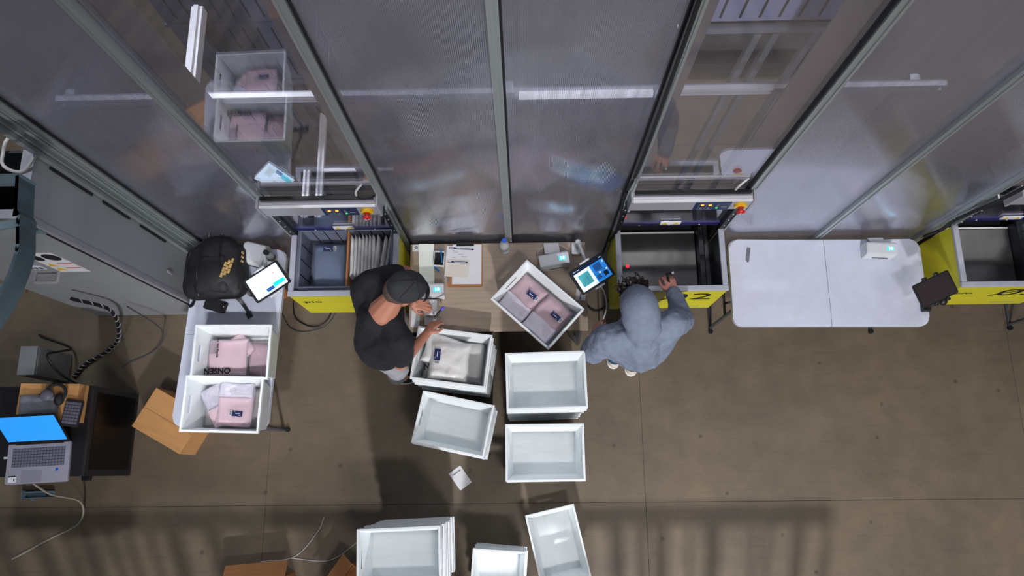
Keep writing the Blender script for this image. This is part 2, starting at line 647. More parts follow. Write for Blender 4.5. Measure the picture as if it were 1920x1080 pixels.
# panels between the posts: clear above each port, twin-wall elsewhere
kinds = ['t', 'c', 't', 't', 'c', 't', 't', 'c', 't']
for i, k in enumerate(kinds):
    x0, x1 = POST[i] + 0.024, POST[i + 1] - 0.024
    zb = 0.02 if k == 't' else 1.58
    MB().box(((x0 + x1) / 2, WY, (zb + TOP) / 2), (x1 - x0, 0.008, TOP - zb)).obj('twin_wall_panel' if k == 't' else 'clear_panel', M_twin if k == 't' else M_clear, wall)
    if k == 'c':
        wl, wr = (0.13, 0.07) if x0 < 0 else (0.06, 0.13)
        MB().box((x0 + wl / 2, WY + 0.045, (1.58 + TOP) / 2), (wl, 0.008, TOP - 1.58)).obj('inner_flange', M_flangeb, wall)
        MB().box((x1 - wr / 2, WY + 0.045, (1.58 + TOP) / 2), (wr, 0.008, TOP - 1.58)).obj('inner_flange', M_flangeb, wall)
# double column at the left end of the wall
b = MB()
b.box((-2.255, WY - 0.01, TOP / 2), (0.03, 0.05, TOP))
b.box((-2.195, WY + 0.03, TOP / 2), (0.10, 0.03, TOP))
b.box((-2.225, WY + 0.0, TOP / 2), (0.012, 0.03, TOP))
b.box((-2.168, WY + 0.0, TOP / 2), (0.02, 0.04, TOP))
b.obj('end_column', M_alu, wall)
# low skirting strip at the foot of the wall, behind the tables
for i, k in enumerate(kinds):
    if k == 't':
        MB().box(((POST[i] + POST[i + 1]) / 2, WY + 0.004, 0.05), (POST[i + 1] - POST[i] - 0.044, 0.02, 0.08)).obj('bottom_rail', M_dark, wall)

# framework behind the wall
fr = thing('storage_grid_frame', 'bright aluminium frame of rails and uprights standing behind the plastic wall', 'frame')
RY, RZ = 1.625, 2.42
cr = MB().box((-0.1, RY + 0.004, RZ - 0.01), (3.9, 0.010, 0.055)).obj('cross_rail', M_beam, fr)
MB().box((-0.1, RY - 0.010, RZ + 0.010), (3.9, 0.022, 0.018)).obj('rail_lip', M_alub, cr)
MB().box((-0.1, RY - 0.008, RZ - 0.036), (3.9, 0.016, 0.010)).obj('rail_lip', M_alub, cr)
for x in (-2.03, -0.05, 1.75):
    MB().box((x, RY + 0.05, RZ / 2 - 0.02), (0.04, 0.04, RZ - 0.04)).obj('upright', M_alu, fr)
b = MB().box((-1.43, 1.80, RZ + 0.06), (0.05, 0.44, 0.05))
b.box((-1.43, 1.80, RZ + 0.09), (0.02, 0.44, 0.014))
b.obj('top_rail', M_alub, fr)
MB().box((-1.43, 2.0, 1.25), (0.045, 0.045, 2.45)).obj('upright', M_dark, fr)
for x, y0, y1, z in ((-1.228, 1.50, 2.18, 1.17), (-1.31, 1.50, 1.80, 1.17)):
    b = MB()
    for dx in (-0.013, 0.013):
        b.box((x + dx, (y0 + y1) / 2, z), (0.013, y1 - y0, 0.03))
    b.box((x, (y0 + y1) / 2, z - 0.012), (0.03, y1 - y0, 0.01))
    b.obj('lower_rail', M_alub, fr)
    MB().box((x, y1 - 0.02, z / 2 - 0.012), (0.03, 0.03, z - 0.026)).obj('upright', M_alu, fr)
b = MB().box((-1.0, 1.80, 1.17), (0.44, 0.02, 0.02))
b.obj('lower_rail', M_alub, fr)
for x in (1.0, 1.075):
    MB().box((x, 1.78, 1.30), (0.03, 0.03, 2.6)).obj('upright', M_alu, fr)
for x in (0.70, 1.36):
    MB().box((x, 1.95, 1.31), (0.03, 0.03, 2.62)).obj('upright', M_alu, fr)
b = MB().box((1.03, 1.95, 2.634), (0.75, 0.05, 0.02)).box((1.03, 1.78, 2.624), (0.75, 0.03, 0.03)).obj('bin_shelf', M_alu, fr)
MB().box((2.1, 3.36, 0.15), (1.6, 0.5, 0.30), bev=0.004).obj('dark_block', M_black, fr)  # black block added to darken the view through the middle clear pane
MB().box((1.03, 1.66, 0.975), (0.9, 0.10, 0.05)).obj('lower_rail', M_dark, fr)
for x in (0.60, 1.46):
    MB().box((x, 1.66, 0.475), (0.03, 0.05, 0.95)).obj('upright', M_dark, fr)
lt = thing('led_tube_light', 'glowing white strip light behind the right-centre hazy panel, clipped on the rail', 'light', (0.285, RY - 0.035, RZ - 0.01))
MB().cyl((-0.29, 0, 0.03), (0.29, 0, 0.03), 0.018).obj('tube', M_led, lt, True)
for q in (-0.3, 0.3):
    MB().box((q, 0.006, 0.03), (0.02, 0.036, 0.03)).obj('end_cap', M_white, lt)


# storage bins: floor, four walls with grooves, rim
def bin_parts(t, L=0.62, W=0.42, h=0.27, wall_t=0.014, grooves=7, inside=True, mm=None):
    mm = mm or M_bin
    b = MB()
    b.box((0, 0, 0.008), (L, W, 0.016))
    for s in (-1, 1):
        b.box((0, s * (W / 2 - wall_t / 2), h / 2), (L, wall_t, h))
        b.box((s * (L / 2 - wall_t / 2), 0, h / 2), (wall_t, W - 2 * wall_t, h))
    b.obj('shell', mm, t)
    b = MB()
    for s in (-1, 1):
        b.box((0, s * (W / 2 + 0.004), h - 0.015), (L + 0.02, 0.012, 0.03))
        b.box((s * (L / 2 + 0.004), 0, h - 0.015), (0.012, W, 0.03))
    b.obj('rim', mm, t)
    b = MB()
    for k in range(1, grooves + 1):
        x = -L / 2 + k * L / (grooves + 1)
        if inside:
            b.box((x, W / 2 - wall_t - 0.001, h / 2 + 0.01), (0.006, 0.003, h * 0.86))
        b.box((x, -W / 2 - 0.001, h / 2 - 0.01), (0.010, 0.003, h * 0.66))
    for k in range(1, 4):
        y = -W / 2 + k * W / 4
        if inside:
            for s in (-1, 1):
                b.box((s * (L / 2 - wall_t - 0.001), y, h / 2 + 0.01), (0.003, 0.006, h * 0.86))
    b.obj('grooves', M_bindark, t)


t = thing('storage_bin', 'blue-grey ribbed bin held high up behind the clear pane over the middle port', 'bin', (1.06, 2.0, 2.645))
bin_parts(t, 0.64, 0.42, 0.3, inside=False, mm=M_binpale)
stk = thing('storage_bin', 'lowest dark ribbed bin in the stack behind the clear pane over the left port', 'bin', (-1.62, 2.62, 0.0), group='stacked bins behind the wall')
bin_parts(stk, 0.64, 0.42, 0.3, inside=False)
for k in range(1, 8):
    dup(stk, (-1.62, 2.62, 0.302 * k), 0, ORD[k] + ' dark ribbed bin from the floor, behind the clear pane over the left port', 'stacked bins behind the wall')


# ------------------------------------------------------------------ picking ports
def port(x0, label, number, beam, filled):
    wd, y0, y1, zr, zb = 0.667, 1.062, 1.452, 0.955, 0.47
    t = thing('picking_port', label, 'workstation', (x0, 0, 0))
    cx = wd / 2
    tw = 0.018
    b = MB()
    b.box((cx, y0 + tw / 2, (zr + zb) / 2), (wd, tw, zr - zb))
    for s in (0, 1):
        b.box((tw / 2 + s * (wd - tw), (y0 + y1) / 2 + tw / 2, (zr + zb) / 2), (tw, y1 - y0 - tw, zr - zb))
    b.obj('housing', M_yellow, t)
    b = MB()
    b.box((cx, y0 + tw + 0.003, (zr + zb) / 2), (wd - 2 * tw, 0.005, zr - zb - 0.01))
    for s in (0, 1):
        b.box((tw + 0.003 + s * (wd - 2 * tw - 0.006), (y0 + y1) / 2 + tw / 2, (zr + zb) / 2), (0.005, y1 - y0 - tw - 0.012, zr - zb - 0.01))
    b.obj('liner', M_black, t)
    MB().box((cx, 1.40, zb + 0.012), (wd - 2 * tw, 0.61, 0.02)).obj('base_plate', M_dark, t)
    rw = 0.034
    b = MB()
    b.box((cx, y0 + rw / 2 - 0.003, zr + 0.012), (wd + 0.012, rw, 0.024), bev=0.004)
    b.box((rw / 2 - 0.004, (y0 + y1) / 2 + rw / 2, zr + 0.012), (rw, y1 - y0 - rw + 0.006, 0.024), bev=0.004)
    b.box((wd - rw / 2 + 0.004, (y0 + y1) / 2 + rw / 2, zr + 0.012), (rw, y1 - y0 - rw + 0.006, 0.024), bev=0.004)
    b.obj('rim', M_rim, t)
    # side rails from rim up to the beam
    for s in (0, 1):
        x = 0.0 + s * wd
        b = MB().box((x + (0.012 if s == 0 else -0.012), 1.462, 1.21), (0.03, 0.024, 0.46))
        bb = b.obj('side_rail', M_dark, t)
        b = MB()
        for z in (1.05, 1.15, 1.25, 1.35):
            b.cyl((x + (0.012 if s == 0 else -0.012), 1.450, z), (x + (0.012 if s == 0 else -0.012), 1.446, z), 0.004, n=8)
        b.obj('screw', M_alub, bb)
        MB().box((x + (-0.008 if s == 0 else 0.008), 1.46, 1.21), (0.010, 0.034, 0.47)).obj('side_trim', M_alu, t)
    sash = MB().box((cx, 1.492, 1.22), (wd - 0.04, 0.006, 0.46)).obj('sash_pane', M_clear, t)
    br = MB().box((cx, 1.492, 0.985), (wd - 0.04, 0.016, 0.045)).obj('sash_rail', M_blue, t)
    b = MB()
    for k in (0.22, 0.5, 0.78):
        b.cyl((wd * k, 1.484, 0.978), (wd * k, 1.480, 0.978), 0.0045, n=8)
    b.obj('screw', M_alub, br)
    st = MB().box((cx + 0.0, 1.480, 1.022), (0.125, 0.006, 0.045)).obj('warning_sticker', M_paper, t)
    b = MB()
    for dx in (-0.034, 0.034):
        b.poly([(-0.018, -0.014), (0.018, -0.014), (0, 0.018)], 0, 0.002, Matrix.Translation((cx + dx, 1.477, 1.022)) @ Matrix.Rotation(PI / 2, 4, 'X'))
    b.obj('warning_triangle', M_wyellow, st)
    # well behind: back wall, platform, lift posts
    MB().box((cx, 1.72, 0.70), (wd - 0.02, 0.012, 0.50)).obj('well_back', M_dark, t)
    for s in (0, 1):
        MB().box((0.012 + s * (wd - 0.024), 1.59, 0.70), (0.012, 0.25, 0.50)).obj('well_side', M_dark, t)
    if not filled:
        MB().box((0.323, 1.345, 0.61), (0.50, 0.39, 0.02), bev=0.003).obj('lift_plate', M_steel, t)
        MB().box((0.323, 1.548, 0.618), (0.50, 0.010, 0.014)).obj('plate_edge', M_alub, t)
        MB().box((0.323, 1.64, 0.55), (0.50, 0.14, 0.02)).obj('rear_plate', M_dark, t)
        MB().box((0.592, 1.34, 0.66), (0.030, 0.44, 0.10)).obj('guide_rail', M_dark, t)
        MB().box((0.632, 1.38, 0.62), (0.026, 0.52, 0.12)).obj('guide_rail', M_leg, t)
        MB().cyl((0.115, 1.318, 0.6205), (0.115, 1.318, 0.6225), 0.012, n=14).obj('laser_spot', M_redlamp, t)
    # printed marks on the front
    text('pio', 0.075, M_ink, t, (0.105, y0 - 0.001, 0.80), (PI / 2, 0, 0), sx=1.25)
    MB().box((0.052, y0 - 0.001, 0.795), (0.03, 0.001, 0.006)).obj('lettering', M_ink, t)
    if number:
        text(number, 0.23, M_ink, t, (wd * 0.70, y0 - 0.001, 0.80), (PI / 2, 0, 0), sx=1.35)
        MB().box((0, 0, 0), (0.014, 0.001, 0.20), M=Matrix.Translation((wd * 0.70 - 0.098, y0 - 0.0015, 0.80)) @ Matrix.Rotation(0.75, 4, 'Y')).obj('lettering', M_ink, t)
        MB().box((wd * 0.76, y0 - 0.001, 0.53), (0.16, 0.001, 0.006)).obj('lettering', M_greyink, t)
    # control beam
    if beam:
        bx0, bx1 = beam[0] - x0, beam[1] - x0
        bc, bl = (bx0 + bx1) / 2, bx1 - bx0
        b = MB()
        b.poly([(1.408, 1.455), (1.455, 1.445), (1.462, 1.585), (1.436, 1.585), (1.408, 1.570)], -bl / 2, bl / 2,
               Matrix.Translation((bc, 0, 0)) @ Matrix(((0, 0, 1, 0), (1, 0, 0, 0), (0, 1, 0, 0), (0, 0, 0, 1))))
        cb = b.obj('control_beam', M_beam, t)
        MB().box((bc, 1.416, 1.577), (bl, 0.014, 0.008)).obj('edge_strip', M_alub, cb)
        MB().box((bc, 1.455, 1.598), (bl - 0.02, 0.02, 0.025)).obj('cable_tray', M_black, cb)
        # keypad lies on the front face
        fy = 1.4055
        k0, k1 = bx0 + bl * 0.53, bx0 + bl * 0.83
        kp = MB().box(((k0 + k1) / 2, fy, 1.516), (k1 - k0, 0.006, 0.105)).obj('keypad', M_navy, t)
        b = MB()
        for q in (0.2, 0.42):
            x = k0 + (k1 - k0) * q
            for sx in (-1, 1):
                b.box((x + sx * 0.017, fy - 0.0035, 1.516), (0.003, 0.001, 0.088))
            for sz in (-1, 1):
                b.box((x, fy - 0.0035, 1.516 + sz * 0.044), (0.036, 0.001, 0.003))
            b.box((x, fy - 0.0035, 1.492), (0.016, 0.001, 0.022))
        b.box((k0 + (k1 - k0) * 0.84, fy - 0.0035, 1.509), (0.030, 0.001, 0.014))
        for z in (1.542, 1.520):
            b.box((k0 + (k1 - k0) * 0.65, fy - 0.0035, z), (0.014, 0.001, 0.01))
        b.obj('key_symbols', M_greyink, kp)
        for q in (0.2, 0.42):
            x = k0 + (k1 - k0) * q
            MB().cyl((x, fy - 0.002, 1.540), (x, fy - 0.006, 1.540), 0.009, n=12).obj('orange_lamp', M_orange, kp)
        x = k0 + (k1 - k0) * 0.65
        MB().cyl((x, fy - 0.002, 1.496), (x, fy - 0.006, 1.496), 0.006, n=12).obj('green_lamp', M_green, kp)
        ex = bx0 + bl * 0.915
        es = MB().cyl((ex, fy + 0.004, 1.528), (ex, fy - 0.014, 1.528), 0.034, n=24).obj('emergency_stop', M_ylw, t, True)
        b = MB().cyl((ex, fy - 0.014, 1.528), (ex, fy - 0.036, 1.528), 0.014, n=16)
        b.sph((ex, fy - 0.042, 1.528), (0.025, 0.012, 0.025), 16)
        b.obj('red_button', M_red, es, True)
        b = MB()
        for a in range(3):
            b.box((ex + 0.011 * math.cos(a * 2.09), fy - 0.054, 1.528 + 0.011 * math.sin(a * 2.09)), (0.008, 0.002, 0.004))
        b.obj('arrows', M_paper, es)
        for s in (0, 1):
            MB().box((bx0 - 0.008 + s * (bl + 0.016), 1.436, 1.517), (0.014, 0.066, 0.165), bev=0.004).obj('end_plate', M_beam, t)
        MB().tube(curve_pts([(bx1 - 0.10, 1.462, 1.59), (bx1 - 0.09, 1.466, 1.66), (bx1 - 0.05, 1.492, 1.70)]), 0.006).obj('cable', M_cablew, t, True)
    return t


port(-1.442, 'yellow-sided picking port holding the ribbed bin, left of the capped man', '', (-1.436, -0.798), True)
port(0.583, 'yellow-sided picking port with empty steel lift plate in front of the hooded worker', '02', (0.606, 1.252), False)
port(2.668, 'yellow-sided picking port cut by the right edge of the picture', '03', (2.70, 3.34), False)

# contents of the left port
BX, BY, BZ = -1.112, 1.311, 0.665
t = thing('storage_bin', 'grey ribbed storage bin set in the left port, packed with bagged clothes', 'bin', (BX, BY, BZ))
bin_parts(t, 0.595, 0.39, 0.265)
MB().box((BX + 1.442, 1.30, 0.578), (0.58, 0.40, 0.17)).obj('lift_plate', M_dark, bpy.data.objects['picking_port'])
MB().box((BX + 0.012, BY, BZ + 0.138), (0.012, 0.355, 0.24)).obj('carton_divider', M_cardd)
tag(bpy.data.objects['carton_divider'], 'brown cardboard divider standing across the middle of the ribbed bin', 'divider')


def pouch(parent, name, m, wd, ht, th, seed=0, n=22, crinkle=0.012, z0=0.0, edge=0.12):
    """soft flat parcel: pillow profile with creases"""
    bm = bmesh.new()
    top, bot = {}, {}
    rnd = random.Random(seed)
    off = Vector((rnd.uniform(0, 50), rnd.uniform(0, 50), rnd.uniform(0, 50)))
    for i in range(n + 1):
        for j in range(n + 1):
            u, v = i / n, j / n
            e = min(u, 1 - u, v, 1 - v) / edge
            prof = min(1, e) ** 0.5
            x, y = (u - 0.5) * wd, (v - 0.5) * ht
            nn = noise.noise(Vector((x * 14, y * 14, 0)) + off) + 0.6 * abs(noise.noise(Vector((x * 30, y * 34, 3)) + off))
            wob = 0.012 * noise.noise(Vector((x * 9, y * 9, 7)) + off)
            top[i, j] = bm.verts.new((x + wob, y + wob * 0.7, z0 + 0.002 + (th + nn * crinkle) * prof))
            bot[i, j] = bm.verts.new((x + wob, y + wob * 0.7, z0))
    for i in range(n):
        for j in range(n):
            bm.faces.new((top[i, j], top[i + 1, j], top[i + 1, j + 1], top[i, j + 1]))
            bm.faces.new((bot[i, j], bot[i, j + 1], bot[i + 1, j + 1], bot[i + 1, j]))
    for k in range(n):
        bm.faces.new((top[k, 0], bot[k, 0], bot[k + 1, 0], top[k + 1, 0]))
        bm.faces.new((top[k + 1, n], bot[k + 1, n], bot[k, n], top[k, n]))
        bm.faces.new((top[0, k + 1], bot[0, k + 1], bot[0, k], top[0, k]))
        bm.faces.new((top[n, k], bot[n, k], bot[n, k + 1], top[n, k + 1]))
    bmesh.ops.recalc_face_normals(bm, faces=bm.faces)
    me = bpy.data.meshes.new(name)
    bm.to_mesh(me)
    bm.free()
    me.materials.append(m)
    me.polygons.foreach_set('use_smooth', [True] * len(me.polygons))
    o = bpy.data.objects.new(name, me)
    o.parent = parent
    return link(o)


def garment_bag(label, loc, rz, wd, ht, th, mg, seed, lab=None, tilt=(0, 0), flap=0.0, filmm=None, onsen=False, group=None):
    t = thing('garment_bag', label, 'bag', loc, rot=(tilt[0], tilt[1], rz), group=group)
    g = pouch(t, 'folded_garment', mg, wd * 0.94, (ht - flap) * 0.94, th * 0.86, seed, crinkle=0.008)
    g.location = (0, -flap / 2, 0.001)
    f = pouch(t, 'plastic_film', filmm or M_film, wd, ht, th + 0.004, seed, crinkle=0.013, edge=0.16)
    if flap:
        p = pouch(t, 'folded_flap', M_filmw, wd * 0.97, flap * 1.05, th * 0.7, seed + 5, n=14, crinkle=0.018)
        p.location = (0, ht / 2 - flap * 0.52, 0.006)
    if lab:
        lx, ly, lrz, ls = lab
        c = MB().box((0, 0, 0), (0.058 * ls, 0.030 * ls, 0.0015)).obj('label_card', M_navy2, t, loc=(lx, ly, th + 0.013), rot=(0, 0, lrz))
        MB().box((-0.037 * ls, 0, 0), (0.016 * ls, 0.030 * ls, 0.0015)).obj('barcode_patch', M_paper, c)
        b = MB()
        for k in range(5):
            b.box((-0.041 * ls + k * 0.0022 * ls, 0, 0.001), (0.0011 * ls, 0.022 * ls, 0.0006))
        b.obj('barcode', M_ink, c)
        b = MB()
        b.box((0.003 * ls, 0.001, 0.001), (0.026 * ls, 0.0032 * ls, 0.0005))
        b.box((-0.014 * ls, 0.010 * ls, 0.001), (0.008 * ls, 0.0018 * ls, 0.0005))
        b.box((0.016 * ls, -0.010 * ls, 0.001), (0.012 * ls, 0.0014 * ls, 0.0005))
        b.obj('lettering', M_paper, c)
    if onsen:
        zt = th + 0.0155
        text('ONSEN', 0.050, M_ink, t, (-wd * 0.20, -ht * 0.36, zt), (0, 0, PI), bold=0.0016)
        text('For Best Results', 0.018, M_ink, t, (-wd * 0.22, ht * 0.24, zt), (0, 0, -PI / 2), bold=0.0006)
        b = MB()
        for k in range(9):
            b.box((-wd * 0.42 + k * 0.0052, ht * 0.27, zt), (0.0022, 0.085, 0.0005))
        b.obj('lettering', M_greyink, t)
    return t


garment_bag('slate-blue bagged garment with navy label, flat in left half of the bin', (-1.262, 1.312, BZ + 0.025), 0.02, 0.255, 0.335, 0.075, M_bluecloth, 3, (-0.0, 0.11, PI, 1.15))
t0 = None
for k in range(10):
    lean = 0.0 if k < 7 else (0.10 if k == 7 else 0.22)
    x = -1.078 + 0.0225 * k + (0.018 if k > 7 else 0) + (0.01 if k > 8 else 0)
    ln = 0.275 + 0.010 * math.sin(k * 2.3)
    t = thing('garment_bag', (['first', 'second', 'third', 'fourth', 'fifth', 'sixth', 'seventh', 'eighth', 'ninth', 'tenth'][k] + ' off-white bag from the cardboard divider, on edge in the ribbed bin'), 'bag', (x, 1.335 + 0.004 * math.sin(k * 3), BZ + 0.135), group='white bags standing in the bin', rot=(0, PI / 2, -lean * 0.6))
    pouch(t, 'folded_garment', M_whcloth, 0.205, ln * 0.95, 0.010, 40 + k, n=14, crinkle=0.006, z0=-0.005)
    pouch(t, 'plastic_film', M_filmg, 0.222, ln, 0.014, 40 + k, n=14, crinkle=0.010, z0=-0.007)


# ------------------------------------------------------------------ tables
def folding_table(label, cx, cy, rz, L=1.235, W=0.60):
    t = thing('folding_table', label, 'table', (cx, cy, 0), rz)
    for s in (-1, 1):
        pts = []
        r = 0.06
        hl = L / 2
        # one half leaf, round outer corners
        p = [(0.0015, -W / 2)]
        for k in range(7):
            a = -PI / 2 + k * PI / 12
            p.append((hl - r + r * math.cos(a), -W / 2 + r + r * math.sin(a)))
        for k in range(7):
            a = k * PI / 12
            p.append((hl - r + r * math.cos(a), W / 2 - r + r * math.sin(a)))
        p.append((0.0015, W / 2))
        p = [(s * x, y) for x, y in p]
        m = MB().poly(p, 0.70, 0.74)
        es = [e for e in m.bm.edges if all(v.co.z > 0.735 for v in e.verts) and not all(abs(v.co.x) < 0.01 for v in e.verts)]
        bmesh.ops.bevel(m.bm, geom=es, offset=0.008, segments=2, affect='EDGES')
        m.obj('tabletop', M_table, t)
    for s in (-1, 1):
        x = s * (L / 2 - 0.035)
        b = MB()
        hw = W / 2 - 0.10
        b.tube([(x, -hw, 0.012), (x, hw - 0.06, 0.012)], 0.012)
        for y in (-hw + 0.03, hw - 0.10):
            b.tube([(x, y, 0.012), (x, y, 0.70)], 0.012)
        b.tube([(x, -hw + 0.03, 0.42), (x, hw - 0.10, 0.42)], 0.009)
        b.tube([(x, -hw + 0.03, 0.685), (x, hw - 0.10, 0.685)], 0.009)
        lg = b.obj('leg', M_leg, t, True)
        for y in (-hw, hw - 0.06):
            MB().cyl((x, y, 0), (x, y, 0.026), 0.016, n=10).obj('foot_cap', M_black, lg)
        MB().tube([(x, -hw + 0.12, 0.42), (s * 0.22, -hw + 0.12, 0.69)], 0.008).obj('brace', M_leg, t, True)
    return t


folding_table('white folding table with one label printer and a dark tablet clamped at its end', 1.957, 1.162, -0.012, W=0.575)
folding_table('white folding table carrying the black backpack and two totes of pink bags', -1.873, 0.862, PI / 2 - 0.046, L=1.165)
folding_table('white folding table past the right edge, only its grey legs in view', 4.13, 1.160, -0.012, W=0.575)

# work desk
dk = thing('work_desk', 'beige wood-grain desk against the wall with dark V-shaped steel legs', 'desk', (-0.160, 1.162, 0))
MB().box((0, 0, 0.725), (1.145, 0.586, 0.03), bev=0.002).obj('desktop', M_wood, dk)
for sx in (-1, 1):
    for sy in (-1, 1):
        b = MB()
        x, y = sx * 0.555, sy * 0.255
        b.tube([(x, y, 0.0), (x - sx * 0.03, y, 0.708)], 0.018, n=4)
        b.tube([(x, y, 0.0), (x - sx * 0.13, y, 0.708)], 0.018, n=4)
        b.obj('leg', M_leg, dk)
MB().box((0, 0.2, 0.69), (1.0, 0.03, 0.035)).obj('apron', M_leg, dk)


# ------------------------------------------------------------------ totes
def tote_mesh():
    L, W, H = 0.445, 0.31, 0.25
    l, wv = 0.388, 0.255
    bm = bmesh.new()

    def at(u, v, z):   # u,v in -1..1
        k = z / H
        return (u * (l + (L - l) * k) / 2, v * (wv + (W - wv) * k) / 2, z)
    us = [-1, -0.34, 0.34, 1]
    zs = [0, 0.185, 0.212, H]
    base = [bm.verts.new(at(u, v, 0)) for u, v in ((-1, -1), (1, -1), (1, 1), (-1, 1))]
    bm.faces.new(base)
    for s in (-1, 1):
        g = [[bm.verts.new(at(s, u, z)) for z in zs] for u in us]
        for i in range(3):
            for j in range(3):
                if i == 1 and j == 1:
                    continue
                bm.faces.new((g[i][j], g[i + 1][j], g[i + 1][j + 1], g[i][j + 1]))
        h = [[bm.verts.new(at(u, s, z)) for z in (0, H)] for u in (-1, 1)]
        bm.faces.new((h[0][0], h[1][0], h[1][1], h[0][1]))
    bmesh.ops.remove_doubles(bm, verts=bm.verts, dist=0.0005)
    # rolled rim
    rim = []
    for e, z in ((0.0, H), (0.010, H), (0.010, H - 0.022)):
        rim.append([bm.verts.new((sx * (L / 2 + e), sy * (W / 2 + e), z)) for sx, sy in ((-1, -1), (1, -1), (1, 1), (-1, 1))])
    for a, b in zip(rim, rim[1:]):
        for k in range(4):
            bm.faces.new((a[k], a[(k + 1) % 4], b[(k + 1) % 4], b[k]))
    bmesh.ops.remove_doubles(bm, verts=bm.verts, dist=0.0005)
    bmesh.ops.recalc_face_normals(bm, faces=bm.faces)
    me = bpy.data.meshes.new('tote')
    bm.to_mesh(me)
    bm.free()
    me.materials.append(M_tote)
    o = bpy.data.objects.new('t', me)
    link(o)
    sd = o.modifiers.new('s', 'SOLIDIFY')
    sd.thickness, sd.offset = 0.005, 0
    bv = o.modifiers.new('b', 'BEVEL')
    bv.width, bv.segments, bv.limit_method = 0.0018, 1, 'ANGLE'
    bake(o)
    me = o.data
    bpy.data.objects.remove(o)
    return me


TOTE = tote_mesh()


def tote(label, x, y, z, rz, group=None, wob=0.0):
    o = bpy.data.objects.new('tote', TOTE)
    o.location = (x, y, z)
    o.rotation_euler = (0, 0, rz)
    link(o)
    return tag(o, label, 'tote', group)


def stack(x, y, rz, n, step, top, under, grp, z0=0.003):
    for k in range(n):
        last = k == n - 1
        j = 0 if last else 0.006
        tote(top if last else ORD[n - 1 - k] + ' ' + under, x + random.uniform(-j, j), y + random.uniform(-j, j), z0 + k * step, rz + random.uniform(-j, j) * 3, None if last else grp)
    return z0 + (n - 1) * step


# (rim centre, yaw)
stack(0.128, 0.512, 0.02, 12, 0.075, 'empty white tote on top of the tall stack nearest the hooded worker', 'white tote down in the stack nearest the hooded worker', 'totes nested in the stack nearest the hooded worker')
stack(0.118, 0.108, 0.0, 10, 0.072, 'empty white tote topping the lower right stack of the middle four', 'white tote down in the lower right stack of the middle four', 'totes nested in the lower right middle stack')
zC = stack(-0.447, 0.692, -0.14, 9, 0.074, 'white tote of off-white bags topping the stack beside the capped man', 'white tote down in the stack beside the capped man', 'totes nested in the stack beside the capped man')
stack(-0.452, 0.296, -0.215, 6, 0.078, 'empty tilted white tote topping the stack just above the paper slip', 'white tote down in the stack just above the paper slip', 'totes nested in the stack above the paper slip')
stack(-0.706, -0.462, 0.035, 11, 0.080, 'empty white tote topping the tallest stack at the bottom edge', 'white tote down in the tallest stack at the bottom edge', 'totes nested in the tallest bottom stack')
stack(-0.180, -0.700, PI / 2 - 0.07, 5, 0.080, 'white tote topping the small stack cut by the bottom edge', 'white tote down in the small stack cut by the bottom edge', 'totes nested in the small bottom stack')
tote('single empty tote on the floor, showing bluish corrugated light at the bottom edge', 0.207, -0.476, 0.003, PI / 2 + 0.22)
tote('upper white tote on the left table with pink bags lettered in black', -1.760, 0.716, 0.742, -0.012)
tote('lower white tote at the end of the left table with fanned pink bags', -1.790, 0.405, 0.742, -0.03)
tote('white tote set askew on the wood desk with two dusty-pink bags', 0.088, 0.985, 0.742, -0.742)

# bags in totes
garment_bag('pink bag printed with big black upside-down letters, on top in upper left-table tote', (-1.838, 0.705, 0.835), 0.02, 0.250, 0.235, 0.02, M_pink, 11, onsen=True)
garment_bag('plain pink bag peeking out behind the lettered one', (-1.792, 0.765, 0.80), 0.75, 0.17, 0.17, 0.02, M_pink, 12)
garment_bag('pink bag lying at the right end beneath the lettered one', (-1.66, 0.70, 0.775), -0.08, 0.13, 0.21, 0.03, M_mauve, 13)
garment_bag('taupe bag at the bottom of the upper left-table tote', (-1.765, 0.712, 0.750), 0.0, 0.36, 0.24, 0.02, M_taupe, 14)
garment_bag('upper pink bag with navy label and milky flap in the lower left-table tote', (-1.762, 0.412, 0.852), -0.05, 0.222, 0.27, 0.02, M_pink, 15, (0.03, -0.055, -0.04, 1.1), flap=0.085)
garment_bag('slanted pink bag half hidden beneath the navy-labelled one', (-1.868, 0.42, 0.822), 0.5, 0.17, 0.25, 0.016, M_pink, 16, flap=0.12)
garment_bag('taupe bag at the bottom of the lower left-table tote', (-1.80, 0.405, 0.755), -0.03, 0.37, 0.25, 0.045, M_taupe, 17, (-0.075, 0.0, -0.05, 1.1))
garment_bag('dusty-pink bag with navy label in the upper left half of the desk tote', (0.002, 1.050, 0.865), -0.742, 0.205, 0.272, 0.03, M_mauve, 18, (0.03, 0.045, PI, 1.1), flap=0.0)
garment_bag('dusty-pink bag with navy label in the lower right half of the desk tote', (0.150, 0.915, 0.872), -0.742, 0.205, 0.272, 0.03, M_mauve, 19, (0.03, 0.04, PI, 1.1), flap=0.0)
for (x, y, s) in ((-0.045, 0.985, 31), (0.095, 0.862, 33)):
    root = [o for o in bpy.data.objects if o.name.startswith('garment_bag') and o.parent is None][-2 if s == 31 else -1]
    p = pouch(root, 'folded_flap', M_filmw, 0.19, 0.11, 0.012, s, n=14, crinkle=0.014)
    p.location = (0, -0.078, 0.030)
garment_bag('off-white bag with navy label on top of the tote beside the capped man', (-0.462, 0.668, zC + 0.205), -0.10, 0.245, 0.235, 0.03, M_whcloth, 21, (-0.075, 0.03, PI / 2, 1.25), filmm=M_filmg)
garment_bag('rumpled off-white bag beneath the navy-labelled one beside the capped man', (-0.50, 0.735, zC + 0.165), -0.35, 0.25, 0.20, 0.028, M_whcloth, 22, filmm=M_filmg)
gb = garment_bag('taupe bag with a black N at the bottom of the tote beside the capped man', (-0.447, 0.692, zC + 0.08), -0.14, 0.37, 0.26, 0.03, M_taupe, 23, filmm=M_filmg)
